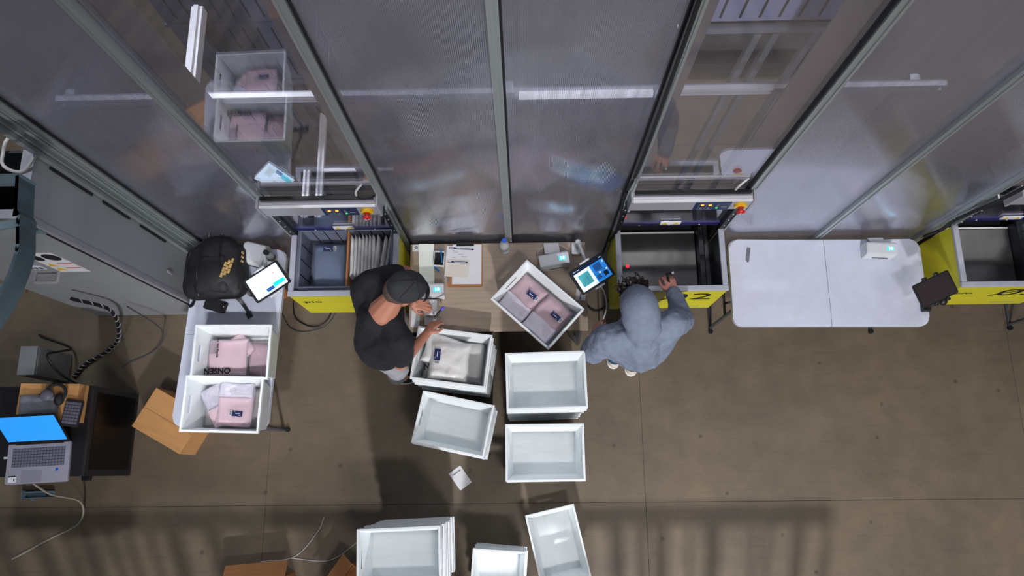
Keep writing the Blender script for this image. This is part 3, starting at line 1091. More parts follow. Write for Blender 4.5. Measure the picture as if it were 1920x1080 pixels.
text('N', 0.055, M_ink, gb, (-0.155, -0.07, 0.07), (0, 0, 0.2), bold=0.002)


# ------------------------------------------------------------------ things on the desk and the right table
def printer(label, loc, rz, loop_cable=False, paper=True):
    t = thing('label_printer', label, 'printer', loc, rz)
    b = MB()
    b.poly([(-0.045, 0), (0.045, 0), (0.045, 0.085), (0.036, 0.095), (-0.034, 0.095), (-0.042, 0.055)], -0.095, 0.095,
           Matrix(((0, 0, 1, 0), (1, 0, 0, 0), (0, 1, 0, 0), (0, 0, 0, 1))))
    es = [e for e in b.bm.edges]
    bmesh.ops.bevel(b.bm, geom=es, offset=0.004, segments=2, affect='EDGES')
    body = b.obj('housing', M_white, t)
    MB().box((0.01, -0.0425, 0.030), (0.10, 0.008, 0.005)).obj('label_slot', M_ink, t)
    d = MB().box((0.052, 0.0, 0.0955), (0.042, 0.026, 0.0012)).obj('display', M_cyan, t)
    text('10', 0.026, M_cyanw, d, (0.052, 0.0, 0.0968), sx=1.2, bold=0.0014)
    if paper:
        MB().tube([(-0.03, 0, 0), (-0.03, 0, 0.001)], 0.001).bm.free()
    return t


printer('small white label printer with lit display at the capped man\'s hand', (-0.596, 1.122, 0.742), 0.02)
printer('small white label printer with lit display at the right of the wood desk', (0.203, 1.31, 0.742), 0.17)
printer('small white label printer with lit display on the right folding table', (2.285, 1.352, 0.742), -0.05)


def strip(name, label, cat, pts, wd, m, th=0.0012):
    """bent paper ribbon: pts in y,z ; width in x"""
    bm = MB()
    A = [[bm.bm.verts.new((o + sx * wd / 2, y, z + q * th)) for sx, q in ((-1, 0), (1, 0), (1, 1), (-1, 1))] for o, y, z in pts]
    for a, b in zip(A, A[1:]):
        for k in range(4):
            bm.bm.faces.new((a[k], a[(k + 1) % 4], b[(k + 1) % 4], b[k]))
    bm.bm.faces.new(A[0])
    bm.bm.faces.new(list(reversed(A[-1])))
    return tag(bm.obj(name, m, None), label, cat)


o = strip('label_strip', 'long pale strip of blank fan-fold labels feeding the left desk printer', 'labels',
          [(-0.628, 1.452, 0.752), (-0.629, 1.40, 0.748), (-0.627, 1.33, 0.747), (-0.622, 1.26, 0.750), (-0.618, 1.21, 0.77), (-0.616, 1.172, 0.79)], 0.098, M_paperg)
o = strip('label_strip', 'short white label strip standing behind the right desk printer', 'labels',
          [(0.187, 1.445, 0.755), (0.189, 1.42, 0.765), (0.192, 1.385, 0.785), (0.195, 1.358, 0.80)], 0.098, M_paper)
o = strip('label_strip', 'short white label strip behind the printer on the right folding table', 'labels',
          [(2.29, 1.45, 0.75), (2.29, 1.43, 0.765), (2.288, 1.402, 0.80)], 0.098, M_paper)
o = MB().box((0, 0, 0), (0.06, 0.045, 0.0015)).obj('paper_tag', M_paper, None, loc=(-0.69, 1.428, 0.7415))
tag(o, 'small white tag with two black letters at the back left desk corner', 'tag')
text('O E', 0.024, M_ink, o, (0.004, 0.002, 0.001), bold=0.001)
# label box under the man's hands
t = thing('label_box', 'white carton of labels with dark print between the capped man\'s hands', 'box', (-0.592, 1.018, 0.741), -0.06)
MB().box((0, 0, 0.03), (0.085, 0.10, 0.06), bev=0.002).obj('carton', M_paper, t)
text('NEW', 0.022, M_ink, t, (0.0, -0.0505, 0.036), (PI / 2, 0, 0), bold=0.001)
MB().poly([(-0.04, 0.0), (0.04, 0.0), (0.035, -0.055), (-0.034, -0.055)], 0, 0.0015, Matrix.Translation((0.002, -0.052, 0.002)) @ Matrix.Rotation(-0.05, 4, 'X')).obj('loose_flap', M_paper, t)
o = MB().box((0, 0, 0), (0.055, 0.11, 0.001)).obj('sticker_sheet', M_paper, None, loc=(-0.69, 0.955, 0.7412), rot=(0, 0, -0.05))
tag(o, 'narrow pale sticker sheet at the front left desk corner', 'paper')
# pen tray
t = thing('pen_box', 'open white box of dark pens between the label strip and clipboard', 'box', (-0.540, 1.345, 0.741), -0.08)
b = MB().box((0, 0, 0.002), (0.068, 0.098, 0.004))
for s in (-1, 1):
    b.box((s * 0.0325, 0, 0.022), (0.003, 0.098, 0.04)).box((0, s * 0.0475, 0.022), (0.062, 0.003, 0.04))
b.obj('carton', M_paper, t)
MB().box((0, 0.0, 0.012), (0.058, 0.088, 0.014)).obj('insert', M_black, t)
for k, (a, m, n) in enumerate(((0.3, M_ink, 0), (-0.4, M_ink, 0), (0.1, M_bluepen, 0))):
    q = thing('pen', ['black pen lying uppermost in the white pen box', 'black pen lying slanted in the white pen box', 'blue pen poking out of the white pen box'][k], 'pen', (-0.556 + k * 0.016, 1.345 + k * 0.006, 0.7665 + 0.009 * k), a)
    MB().cyl((0, -0.042, 0), (0, 0.042, 0), 0.0042, n=10).obj('barrel', m, q, True)
    MB().cyl((0, 0.040, 0), (0, 0.058, 0), 0.0042, 0.0018, n=10).obj('tip', M_bluepen if k == 2 else M_greyink, q, True)
q = thing('ballpoint_pen', 'blue ballpoint pen lying on the desk left of the clipboard', 'pen', (-0.527, 1.252, 0.746), 0.77)
MB().cyl((0, 0.02, 0), (0, 0.07, 0), 0.0065, n=12).obj('grip_sleeve', M_bluepen, q, True)
MB().cyl((0, -0.058, 0), (0, 0.02, 0), 0.005, n=12).obj('barrel', M_clearbottle, q, True)
MB().cyl((0, -0.072, 0), (0, -0.058, 0), 0.0015, 0.0055, n=12).obj('tip', M_bluepen, q, True)
# clipboard
t = thing('clipboard', 'brown hardboard clipboard with wire clip on the wood desk', 'clipboard', (-0.373, 1.305, 0.741), 0.0)
MB().poly(rrect(0.23, 0.292, 0.012), 0, 0.004).obj('board', M_cardd, t)
c = MB().tube([(-0.055, 0.132, 0.006), (-0.055, 0.150, 0.012), (0.055, 0.150, 0.012), (0.055, 0.132, 0.006)], 0.003).obj('clip', M_black, t)
MB().box((0, 0.137, 0.007), (0.11, 0.014, 0.004)).obj('clip_plate', M_black, c)


def sheet(label, loc, rz, wd, ht, head=True, lines=0, m=None):
    t = thing('paper_sheet', label, 'paper', loc, rz)
    MB().box((0, 0, 0.0006), (wd, ht, 0.0012)).obj('page', m or M_paper, t)
    if head:
        h = MB().box((0, ht / 2 - 0.014, 0.0014), (wd * 0.86, 0.011, 0.0004)).obj('header_bar', M_navy2, t)
        b = MB()
        b.box((-wd * 0.34, ht / 2 - 0.014, 0.0018), (wd * 0.15, 0.005, 0.0003)).box((wd * 0.1, ht / 2 - 0.014, 0.0018), (wd * 0.5, 0.003, 0.0003))
        b.obj('lettering', M_paper, h)
    if lines:
        b = MB()
        r = random.Random(int(wd * 1e4))
        for k in range(lines):
            b.box((r.uniform(-0.3, 0.3) * wd, ht * (0.2 - 0.6 * k / max(1, lines)), 0.0014), (r.uniform(0.06, 0.2) * wd, 0.002, 0.0003))
        b.obj('lettering', M_greyink, t)
    return t


sheet('largest plain white sheet held flat under the clipboard wire', (-0.362, 1.312, 0.7457), -0.01, 0.19, 0.268, False, 3)
sheet('upper small white sheet with navy heading strip on the clipboard', (-0.402, 1.382, 0.7475), -0.09, 0.19, 0.10, True, 5)
sheet('lower small white sheet with navy heading strip overlapping the clipboard edge', (-0.426, 1.283, 0.7495), -0.07, 0.155, 0.115, True, 0, M_paperw)
# water bottle
t = thing('water_bottle', 'clear plastic water bottle with blue cap against the wall on the desk', 'bottle', (-0.113, 1.405, 0.741))
MB().lathe([(0.026, 0), (0.032, 0.006), (0.032, 0.05), (0.029, 0.06), (0.032, 0.07), (0.032, 0.12), (0.024, 0.16), (0.013, 0.19), (0.013, 0.20)], n=24).obj('body', M_clearbottle, t, True)
MB().lathe([(0.015, 0), (0.015, 0.014), (0.013, 0.016)], (0, 0, 0.201), n=16).obj('cap', M_cblue, t, True)


def tablet(label, loc, yaw, tilt, ui, group=None, L=0.245, W=0.166, name='tablet_computer'):
    t = thing(name, label, 'tablet', loc, rot=(tilt, 0, yaw))
    MB().poly(rrect(L, W, 0.012), -0.004, 0.004).obj('case', M_black, t)
    if ui == 'off':
        MB().box((0, 0, 0.0046), (L - 0.02, W - 0.012, 0.001)).obj('screen', M_off, t)
        return t
    sw, sh = L - 0.034, W - 0.024
    z = 0.0048
    if ui == 'white':
        s = MB().box((0, 0, z), (sw, sh, 0.0012)).obj('screen', M_scrW, t)
        z += 0.0009
        MB().box((-0.055, -0.022, z), (0.05, 0.058, 0.0005)).obj('picture_tile', M_scrG, s)
        MB().box((0.022, 0.024, z), (0.036, 0.03, 0.0005)).obj('picture_tile', M_scrG, s)
        a = MB().box((0.06, 0.026, z), (0.034, 0.034, 0.0005)).obj('pink_tile', M_scrP, s)
        MB().box((-0.014 + 0.01, -0.05, z), (0.05, 0.022, 0.0005)).obj('button', M_scrB2, s)
        MB().box((0.060, -0.042, z), (0.074, 0.026, 0.0005)).obj('button', M_scrC, s)
        text('4', 0.022, M_wred, s, (0.06, 0.026, z + 0.0006))
    else:
        s = MB().box((0, 0, z), (sw, sh, 0.0012)).obj('screen', M_scrB, t)
        z += 0.0009
        MB().box((0, sh / 2 - 0.011, z), (sw, 0.022, 0.0005)).obj('title_bar', M_scrN, s)
        MB().box((-sw * 0.235, -0.011, z), (sw * 0.53, sh - 0.022, 0.0005)).obj('work_pane', M_scrW, s)
        MB().box((-sw * 0.235, -0.008, z + 0.0006), (0.074, 0.078, 0.0005)).obj('garment_picture', M_scrT, s)
        MB().box((-sw * 0.235 + 0.012, -0.018, z + 0.0012), (0.002, 0.04, 0.0003), rz=0).obj('garment_fold', M_scrB2, s)
        for (x, y, m) in ((0.030, -0.040, M_scrB2), (0.078, -0.040, M_scrN)):
            MB().box((x, y, z + 0.0004), (0.030, 0.030, 0.0005)).obj('picture_tile', m, s)
        MB().box((0.05, 0.018, z + 0.0004), (0.052, 0.046, 0.0005)).obj('picture_tile', M_scrB2, s)
        for (x, y) in ((0.046, -0.018), (0.094, -0.018), (0.094, 0.034)):
            MB().box((x, y, z + 0.0009), (0.010, 0.010, 0.0004)).obj('check_box', M_scrW, s)
        for p, q in (((0.054, -0.02), (0.002, 0.09)), ((0.054, -0.013), (0.1, 0.002))):
            MB().box((*p, z + 0.0002), (*q, 0.0004)).obj('divider_line', M_scrN, s)
        b = MB()
        for x, wd in ((-sw * 0.42, 0.022), (-sw * 0.3, 0.014), (sw * 0.44, 0.016)):
            b.box((x, sh / 2 - 0.008, z + 0.0005), (wd, 0.003, 0.0004))
        b.obj('lettering', M_scrG, s)
    return t


YC, YL, YR = 0.565, 0.60, 0.41
tablet('tablet showing a blue garment-picking page on the white desk arm', (0.424, 1.170, 0.995), YC, 0.18, 'blue')
tablet('tablet showing a bright white page on the left table arm', (-1.572, 1.148, 0.995), YL, 0.18, 'white')
tablet('switched-off dark tablet gripped by black clamps past the right table end', (2.487, 1.043, 0.995), YR, 0.15, 'off', L=0.25, W=0.15)


def tablet_arm(label, base, tip, yaw, m, clamp_m, cat='stand'):
    t = thing('tablet_stand', label, cat, base)
    dx, dy, dz = tip[0] - base[0], tip[1] - base[1], tip[2] - base[2]
    MB().box((0, 0, 0.02), (0.065, 0.075, 0.04), bev=0.006).obj('desk_clamp', m, t)
    MB().cyl((0, 0, 0.04), (0, 0, 0.155), 0.012, n=12).obj('pillar', m, t, True)
    MB().sph((0, 0, 0.16), 0.018).obj('knuckle', m, t, True)
    d = Vector((dx, dy, 0)).normalized()
    n = Vector((-d.y, d.x, 0))
    e = Vector((dx, dy, dz - 0.02))
    b = MB().tube([(0, 0, 0.16), e], 0.011, n=6)
    b.obj('arm', m, t)
    MB().sph(tuple(e), 0.016).obj('ball_joint', m, t, True)
    c, s = math.cos(yaw), math.sin(yaw)
    M = Matrix.Translation((dx, dy, dz - 0.012)) @ Matrix.Rotation(yaw, 4, 'Z') @ Matrix.Rotation(0.18, 4, 'X')
    MB().box((0, 0, 0), (0.05, 0.165, 0.006), M=M).obj('cradle', clamp_m, t)
    for q in (-1, 1):
        MB().box((0, q * 0.090, 0.008), (0.07, 0.012, 0.022), M=M, bev=0.003).obj('jaw', clamp_m, t)
    return t


tablet_arm('white jointed arm holding the blue-page tablet over the wood desk', (0.352, 1.405, 0.741), (0.424, 1.170, 0.995), YC, M_white, M_white)
tablet_arm('white jointed arm holding the white-page tablet over the left table', (-1.635, 1.345, 0.741), (-1.572, 1.148, 0.995), YL, M_white, M_white)
t = thing('tablet_clamp_stand', 'black clamp stand gripping the dark tablet at the right table end', 'stand', (2.545, 0.985, 0.741))
MB().box((0, 0, 0.02), (0.05, 0.06, 0.04), bev=0.006).obj('desk_clamp', M_black, t)
MB().cyl((0, 0, 0.04), (0.0, 0.0, 0.19), 0.012).obj('pillar', M_black, t, True)
MB().sph((0, -0.008, 0.215), (0.026, 0.026, 0.024)).obj('ball_joint', M_black, t, True)
M = Matrix.Translation((-0.058, 0.058, 0.246)) @ Matrix.Rotation(YR, 4, 'Z') @ Matrix.Rotation(0.15, 4, 'X')
MB().box((0.0, 0, -0.004), (0.11, 0.12, 0.008), M=M).obj('cradle', M_black, t)
for x in (-0.035, 0.045):
    for q in (-1, 1):
        MB().box((x, q * 0.082, 0.008), (0.026, 0.020, 0.026), M=M, bev=0.006).obj('jaw', M_black, t)

o = MB().box((0, 0, 0), (0.062, 0.072, 0.001)).obj('paper_tag', M_paper, None, loc=(0.372, 1.098, 0.7412), rot=(0, 0, -0.12))
tag(o, 'white printed tag on the desk edge under the blue-page tablet', 'tag')
text('PICK STATION', 0.010, M_ink, o, (0.0, 0.0, 0.001), (0, 0, PI / 2 - 0.1), bold=0.0006)
o = MB().box((0, 0, 0.003), (0.022, 0.088, 0.006), bev=0.001).box((0.002, -0.046, 0.004), (0.012, 0.012, 0.004)).obj('box_cutter', M_greyink, None, loc=(1.464, 1.352, 0.7405), rot=(0, 0, -0.18))
tag(o, 'flat grey box cutter lying on the right table near its left end', 'knife')

# left table things
t = thing('backpack', 'black nylon backpack with three gold slanted bars lying on the left table', 'bag', (-1.955, 1.283, 0.742), 0.02)
blob('main_body', M_pack, t, [((-0.11, 0.08, 0.09), 0.088, (0.10, 0.08, 0.09), 0.088), ((-0.125, -0.12, 0.09), 0.088, (0.115, -0.12, 0.09), 0.088),
                              ((-0.11, 0.08, 0.09), 0.088, (-0.125, -0.12, 0.09), 0.088), ((0.10, 0.08, 0.09), 0.088, (0.115, -0.12, 0.09), 0.088),
                              ((-0.005, 0.05, 0.095), (0.185, 0.165, 0.105), (0, 0, 0)), ((0, -0.06, 0.10), (0.195, 0.15, 0.115), (0, 0, 0)),
                              ((-0.05, 0.10, 0.09), 0.10, (0.05, 0.10, 0.09), 0.10)], 0.008, 8, 0.010, 0.10)
fp = blob('front_pocket', M_pack, t, [((-0.07, -0.13, 0.14), 0.055, (0.07, -0.13, 0.14), 0.055), ((-0.05, 0.04, 0.15), 0.05, (0.05, 0.04, 0.15), 0.05), ((-0.07, -0.13, 0.14), 0.055, (-0.05, 0.04, 0.15), 0.05),
                                      ((0.07, -0.13, 0.14), 0.055, (0.05, 0.04, 0.15), 0.05), ((0, -0.05, 0.155), (0.11, 0.12, 0.06), (0, 0, 0))], 0.008, 8, 0.008, 0.07)
for k, q in enumerate((-0.075, 0.06)):
    MB().tube(curve_pts([(q * 1.2, -0.19, 0.14), (q * 1.05, -0.06, 0.212), (q * 0.9, 0.06, 0.208), (q * 0.8, 0.15, 0.185)]), 0.004).obj('seam', M_black, t, True)
b = MB()
for i in range(3):
    for j in range(3):
        b.box((0.098 + i * 0.018 - 0.010 * j, -0.010 - j * 0.034 + i * 0.014, 0.212 - 0.009 * i), (0.0135, 0.029, 0.008), rz=-0.30)
b.obj('gold_emblem', M_gold, t)
b = MB()
for j in range(3):
    b.box((0.178, 0.080 - j * 0.028, 0.150), (0.006, 0.012, 0.03), rz=-0.25)
b.obj('gold_emblem', M_gold, t)
MB().tube(curve_pts([(-0.17, -0.16, 0.15), (-0.165, 0.0, 0.165), (-0.13, 0.13, 0.155), (0.0, 0.175, 0.155), (0.12, 0.13, 0.155), (0.155, 0.0, 0.165), (0.165, -0.16, 0.15)]), 0.005).obj('zip', M_black, t, True)
MB().tube(curve_pts([(-0.04, 0.19, 0.17), (-0.02, 0.215, 0.18), (0.03, 0.215, 0.18), (0.05, 0.19, 0.17)]), 0.009).obj('grab_handle', M_black, t, True)


def ribbon(P, wd, th, parent, name, m):
    b = MB()
    P = [Vector(p) for p in P]
    rows = []
    for i, p in enumerate(P):
        d = (P[min(i + 1, len(P) - 1)] - P[max(0, i - 1)])
        s = Vector((-d.y, d.x, 0))
        s.normalize()
        rows.append([b.bm.verts.new(p + s * wd / 2 + Vector((0, 0, th))), b.bm.verts.new(p - s * wd / 2 + Vector((0, 0, th))), b.bm.verts.new(p - s * wd / 2), b.bm.verts.new(p + s * wd / 2)])
    for a, c in zip(rows, rows[1:]):
        for k in range(4):
            b.bm.faces.new((a[k], a[(k + 1) % 4], c[(k + 1) % 4], c[k]))
    b.bm.faces.new(rows[0])
    b.bm.faces.new(list(reversed(rows[-1])))
    return b.obj(name, m, parent)


ribbon(curve_pts([(0.10, -0.17, 0.05), (0.135, -0.21, 0.012), (0.165, -0.25, 0.003), (0.185, -0.285, 0.002)]), 0.022, 0.005, t, 'strap', M_black)
MB().box((0.188, -0.292, 0.006), (0.036, 0.04, 0.008), rz=0.5).obj('buckle', M_black, t)
ribbon(curve_pts([(0.16, -0.12, 0.06), (0.20, -0.165, 0.02), (0.235, -0.15, 0.006)]), 0.026, 0.005, t, 'strap', M_black)
ribbon(curve_pts([(-0.15, -0.18, 0.05), (-0.18, -0.215, 0.012), (-0.205, -0.225, 0.004)]), 0.02, 0.005, t, 'strap', M_black)

t = thing('smartphone', 'black smartphone face down on the left table below the backpack', 'phone', (-1.984, 1.060, 0.741), -0.27)
MB().poly(rrect(0.150, 0.078, 0.014), 0, 0.009).obj('body', M_softblack, t)
cm = MB().poly(rrect(0.024, 0.05, 0.010, cx=0.052, cy=-0.002), 0.009, 0.0105).obj('camera_bump', M_black, t)
MB().cyl((0.055, 0.004, 0.0105), (0.055, 0.004, 0.0115), 0.004, n=12).obj('flash', M_paper, cm)

t = thing('label_printer', 'white rounded label printer half hidden behind the backpack', 'printer', (-1.735, 1.385, 0.742), -0.25)
b = MB().poly([(-0.075, 0), (0.075, 0), (0.075, 0.06), (0.055, 0.10), (-0.06, 0.10), (-0.075, 0.08)], -0.075, 0.075, Matrix(((0, 0, 1, 0), (1, 0, 0, 0), (0, 1, 0, 0), (0, 0, 0, 1))))
bmesh.ops.bevel(b.bm, geom=b.bm.edges[:], offset=0.008, segments=2, affect='EDGES')
b.obj('housing', M_white, t)
MB().box((0.0, -0.0765, 0.03), (0.11, 0.006, 0.008)).obj('label_slot', M_ink, t)
t = thing('spray_bottle', 'small clear bottle with black cap leaning behind the white-page tablet', 'bottle', (-1.612, 1.352, 0.78), rot=(0.0, 0.0, 0.0))
M = Matrix.Translation((-0.012, 0.014, 0.035)) @ Matrix.Rotation(0.9, 4, 'Z') @ Matrix.Rotation(-1.15, 4, 'X')
MB().lathe([(0.024, -0.02), (0.027, -0.014), (0.027, 0.075), (0.014, 0.10), (0.013, 0.108)], n=20, M=Matrix.Translation((0, 0, 0.04))).obj('body', M_clearbottle, t, True)
MB().lathe([(0.017, 0.108), (0.017, 0.13), (0.014, 0.133)], n=16, M=Matrix.Translation((0, 0, 0.04))).obj('cap', M_black, t, True)
MB().lathe([(0.0275, 0.01), (0.0275, 0.05)], n=20, M=Matrix.Translation((0, 0, 0.04))).obj('label_band', M_greyink, t, True)


# ------------------------------------------------------------------ people
def V(*a):
    return Vector(a)


def hand_parts(wrist, dirv, up, curl, s=1.0, thumb_side=1, spread=0.0):
    """palm, four unequal bent fingers and a thumb, as tapered limbs"""
    d = Vector(dirv).normalized()
    u = Vector(up)
    u = (u - d * u.dot(d)).normalized()
    sd = d.cross(u).normalized() * thumb_side
    w = Vector(wrist)
    out = [(w, 0.023 * s, w + d * 0.03 * s, 0.022 * s)]
    kn = []
    for k, f in enumerate((0.028, 0.010, -0.009, -0.027)):
        p = w + d * (0.085 - 0.004 * abs(k - 1.3)) * s + sd * f * s
        kn.append(p)
        out.append((w + d * 0.02 * s + sd * f * 0.7 * s, 0.014 * s, p, 0.0115 * s))
    for k, (p, ln) in enumerate(zip(kn, (0.070, 0.080, 0.074, 0.058))):
        a = curl * (0.8 + 0.1 * k)
        q = p
        dd = d + sd * (0.12 - 0.08 * k) * (1 + spread)
        dd.normalize()
        ang = 0
        for j, fr in enumerate((0.45, 0.32, 0.23)):
            ang += a * (0.7 if j == 0 else 1.0)
            step = (dd * math.cos(ang) - u * math.sin(ang)) * ln * fr * s
            out.append((q, (0.0095 - 0.001 * j) * s, q + step, (0.0088 - 0.001 * j) * s))
            q = q + step
    tb = w + d * 0.022 * s + sd * 0.022 * s
    t1 = tb + (d * 0.6 + sd * 0.65 - u * 0.25).normalized() * 0.045 * s
    t2 = t1 + (d * 0.9 + sd * 0.1 - u * 0.35).normalized() * 0.032 * s
    t3 = t2 + (d * 0.9 - sd * 0.25 - u * 0.3).normalized() * 0.022 * s
    out += [(tb, 0.015 * s, t1, 0.0115 * s), (t1, 0.0110 * s, t2, 0.0100 * s), (t2, 0.0098 * s, t3, 0.008 * s)]
    return out


def head_parts(c, fwd, up, s=1.0):
    f = Vector(fwd).normalized()
    u = Vector(up)
    u = (u - f * u.dot(f)).normalized()
    r = f.cross(u).normalized()
    R = Matrix((r, f, u)).transposed()
    e = R.to_euler()
    P = lambda x, y, z: c + r * x * s + f * y * s + u * z * s
    out = [(P(0, -0.012, 0.03), (0.075 * s, 0.096 * s, 0.088 * s), e), (P(0, 0.025, -0.045), (0.058 * s, 0.070 * s, 0.070 * s), e),
           (P(0, 0.060, -0.092), (0.030 * s, 0.028 * s, 0.022 * s), e),
           (P(0, 0.088, -0.012), 0.009 * s, P(0, 0.108, -0.040), 0.013 * s),
           (P(-0.018, 0.078, 0.012), 0.012 * s, P(-0.040, 0.066, 0.012), 0.010 * s), (P(0.018, 0.078, 0.012), 0.012 * s, P(0.040, 0.066, 0.012), 0.010 * s),
           (P(-0.020, 0.088, -0.070), 0.008 * s, P(0.020, 0.088, -0.070), 0.008 * s)]
    for q in (-1, 1):
        out.append((P(q * 0.078, -0.012, -0.012), (0.010 * s, 0.020 * s, 0.032 * s), e))
    return out, P, e


# man in the cap, leaning over the desk
man = thing('person', 'person in charcoal cap, black t-shirt and light trousers leaning over the wood desk', 'person', (-0.88, 0.82, 0))
O = V(0.88, -0.82, 0)   # world -> local


def lo(x, y, z):
    return V(x, y, z) + O


hips = lo(-0.865, 0.80, 0.96)
neck = lo(-0.755, 0.875, 1.42)
Rs, Ls = lo(-0.675, 0.705, 1.34), lo(-0.855, 1.035, 1.36)
Re, Le = lo(-0.722, 0.622, 1.06), lo(-0.700, 1.16, 1.12)
Rw, Lw = lo(-0.595, 0.825, 0.91), lo(-0.700, 1.025, 0.895)
hc = lo(-0.640, 0.960, 1.500)
fw = V(0.74, 0.22, -0.64)
hu = V(0.60, 0.16, 0.78)
hp, HP, he = head_parts(hc, fw, hu)
body = hp + [(neck - V(0.022, 0.012, 0.040), 0.084, hc - V(0.055, 0.035, 0.025), 0.056),
             (neck - V(0.045, 0.03, 0.05), 0.066, (Rs + Ls) / 2 - V(0.03, 0, 0.06), 0.10), (Rs, 0.052, Ls, 0.052),
             ((Rs + Ls) / 2 - V(0.0, 0, 0.08), 0.10, hips, 0.105),
             (Rs, 0.05, Re, 0.043), (Re, 0.042, Rw, 0.028), (Ls, 0.05, Le, 0.043), (Le, 0.042, Lw, 0.028)]
Ra, La = lo(-0.905, 0.668, 0.09), lo(-0.885, 1.005, 0.09)
Rk, Lk = lo(-0.835, 0.675, 0.52), lo(-0.79, 0.965, 0.52)
Rh, Lh = lo(-0.875, 0.725, 0.93), lo(-0.855, 0.90, 0.93)
for h, k, a in ((Rh, Rk, Ra), (Lh, Lk, La)):
    body += [(h, 0.082, k, 0.055), (k, 0.053, a, 0.036), (a, 0.036, a + V(0.11, 0.0, -0.055), 0.025)]
body += hand_parts(Rw, V(0.50, 0.78, -0.28), V(-0.3, 0.3, 0.9), 0.55, 0.95, 1)
body += hand_parts(Lw, V(0.90, -0.15, -0.16), V(0.1, 0, 1), 0.40, 0.95, 1)
blob('body', M_skin, man, body, 0.0052, 3)
# shirt, trousers
e0 = 0.022
blob('tshirt', M_tee, man, [(neck - V(0.072, 0.044, 0.075), 0.090, (Rs + Ls) / 2 - V(0.035, 0, 0.07), 0.125), (Rs, 0.072, Ls, 0.072),
                            ((Rs + Ls) / 2 - V(0.035, 0, 0.06), 0.135, hips + V(-0.01, 0, 0.03), 0.150), (hips + V(-0.012, -0.03, 0.03), 0.150, hips + V(0.005, -0.045, -0.10), 0.155), (hips + V(0.0, 0.04, 0.0), 0.14, hips + V(0.01, 0.04, -0.08), 0.14), (Rs - V(0.05, 0, 0.12), 0.10, hips + V(0.02, -0.07, -0.08), 0.12), (Rs - V(0.05, -0.03, 0.05), 0.09, hips + V(-0.03, -0.05, 0.02), 0.115),
                            (Ls - V(0.03, 0.03, 0.05), 0.10, hips + V(0, 0.06, 0.02), 0.12),
                            (Rs, 0.078, Rs.lerp(Re, 0.62), 0.074), (Ls, 0.078, Ls.lerp(Le, 0.70), 0.074), (Rs - V(0.02, 0, 0), 0.07, Rs.lerp(hips, 0.35), 0.09)], 0.009, 7, 0.016, 0.11)
tr = []
for h, k, a in ((Rh, Rk, Ra), (Lh, Lk, La)):
    tr += [(h, 0.103, k, 0.080), (k, 0.080, a + V(0, 0, 0.035), 0.066)]
tr += [(Rh, 0.11, Lh, 0.11), (Rh + V(0, 0, 0.05), 0.10, Lh + V(0, 0, 0.05), 0.10)]
blob('trousers', M_trs, man, tr, 0.010, 6, 0.014, 0.09)
for a, yw in ((Ra, 0.06), (La, 0.0)):
    sh = blob('shoe', M_black, man, [(V(a.x - 0.03, a.y, 0.045), 0.042, V(a.x + 0.06, a.y, 0.045), 0.044), (V(a.x + 0.06, a.y, 0.042), 0.044, V(a.x + 0.165, a.y + yw * 0.3, 0.036), 0.034),
                                     (V(a.x - 0.01, a.y, 0.05), 0.045, V(a.x - 0.005, a.y, 0.10), 0.048)], 0.007, 4)
    blob('sole', M_paper, sh, [(V(a.x - 0.03, a.y, 0.014), 0.047, V(a.x + 0.06, a.y, 0.014), 0.047), (V(a.x + 0.06, a.y, 0.014), 0.047, V(a.x + 0.17, a.y + yw * 0.3, 0.014), 0.036)], 0.007, 3).scale = (1, 1, 0.42)
# cap
R3 = he.to_matrix().to_4x4()
cp = blob('cap', M_cap, man, [(HP(0, -0.012, 0.052), (0.092, 0.116, 0.080), he), (HP(0, -0.012, 0.035), (0.090, 0.112, 0.070), he)], 0.006, 5)
b = MB()
seg = 14
rows = []
for i in range(seg + 1):
    a = PI * i / seg
    x = 0.088 * math.cos(a)
    y0 = 0.072 + 0.03 * math.sin(a)
    y1 = 0.085 + 0.075 * math.sin(a) ** 0.75
    zc = 0.042 - 0.22 * x * x / 0.088
    rows.append([(x, y0, zc + 0.006), (x * 0.97, (y0 + y1) / 2, zc - 0.008), (x * 0.9, y1, zc - 0.034)])
for th in (0, -0.005):
    pass
vv = [[b.bm.verts.new(HP(*p)) for p in r] for r in rows]
for r, q in zip(vv, vv[1:]):
    for k in range(2):
        b.bm.faces.new((r[k], r[k + 1], q[k + 1], q[k]))
bmesh.ops.solidify(b.bm, geom=b.bm.faces[:], thickness=0.005)
b.obj('brim', M_cap, cp, True)
MB().sph(HP(0, -0.012, 0.133), 0.007, 10).obj('button', M_cap, cp, True)
b = MB()
for k in range(6):
    a = k * PI / 3 + 0.3
    pts = []
    for j in range(9):
        q = j / 8 * 1.35
        pts.append(HP(0.0925 * math.cos(a) * math.sin(q), -0.012 + 0.1165 * math.sin(a) * math.sin(q), 0.052 + 0.0805 * math.cos(q)))
    b.tube(pts, 0.0016, n=5)
b.obj('seams', M_softblack, cp)
blob('hair', M_stub, man, [(HP(0, -0.040, 0.0), (0.079, 0.082, 0.062), he), (HP(0, -0.070, -0.035), (0.058, 0.042, 0.035), he)], 0.007, 4)
t = thing('marker_pen', 'dark marker with purple cap held in the capped man\'s right hand', 'pen', (-0.532, 0.955, 0.875), rot=(0.35, 0.5, -0.6))
MB().cyl((0, -0.03, 0), (0, 0.035, 0), 0.008, n=12).obj('barrel', M_black, t, True)
MB().cyl((0, 0.035, 0), (0, 0.062, 0), 0.0095, n=12).obj('cap', M_purple, t, True)

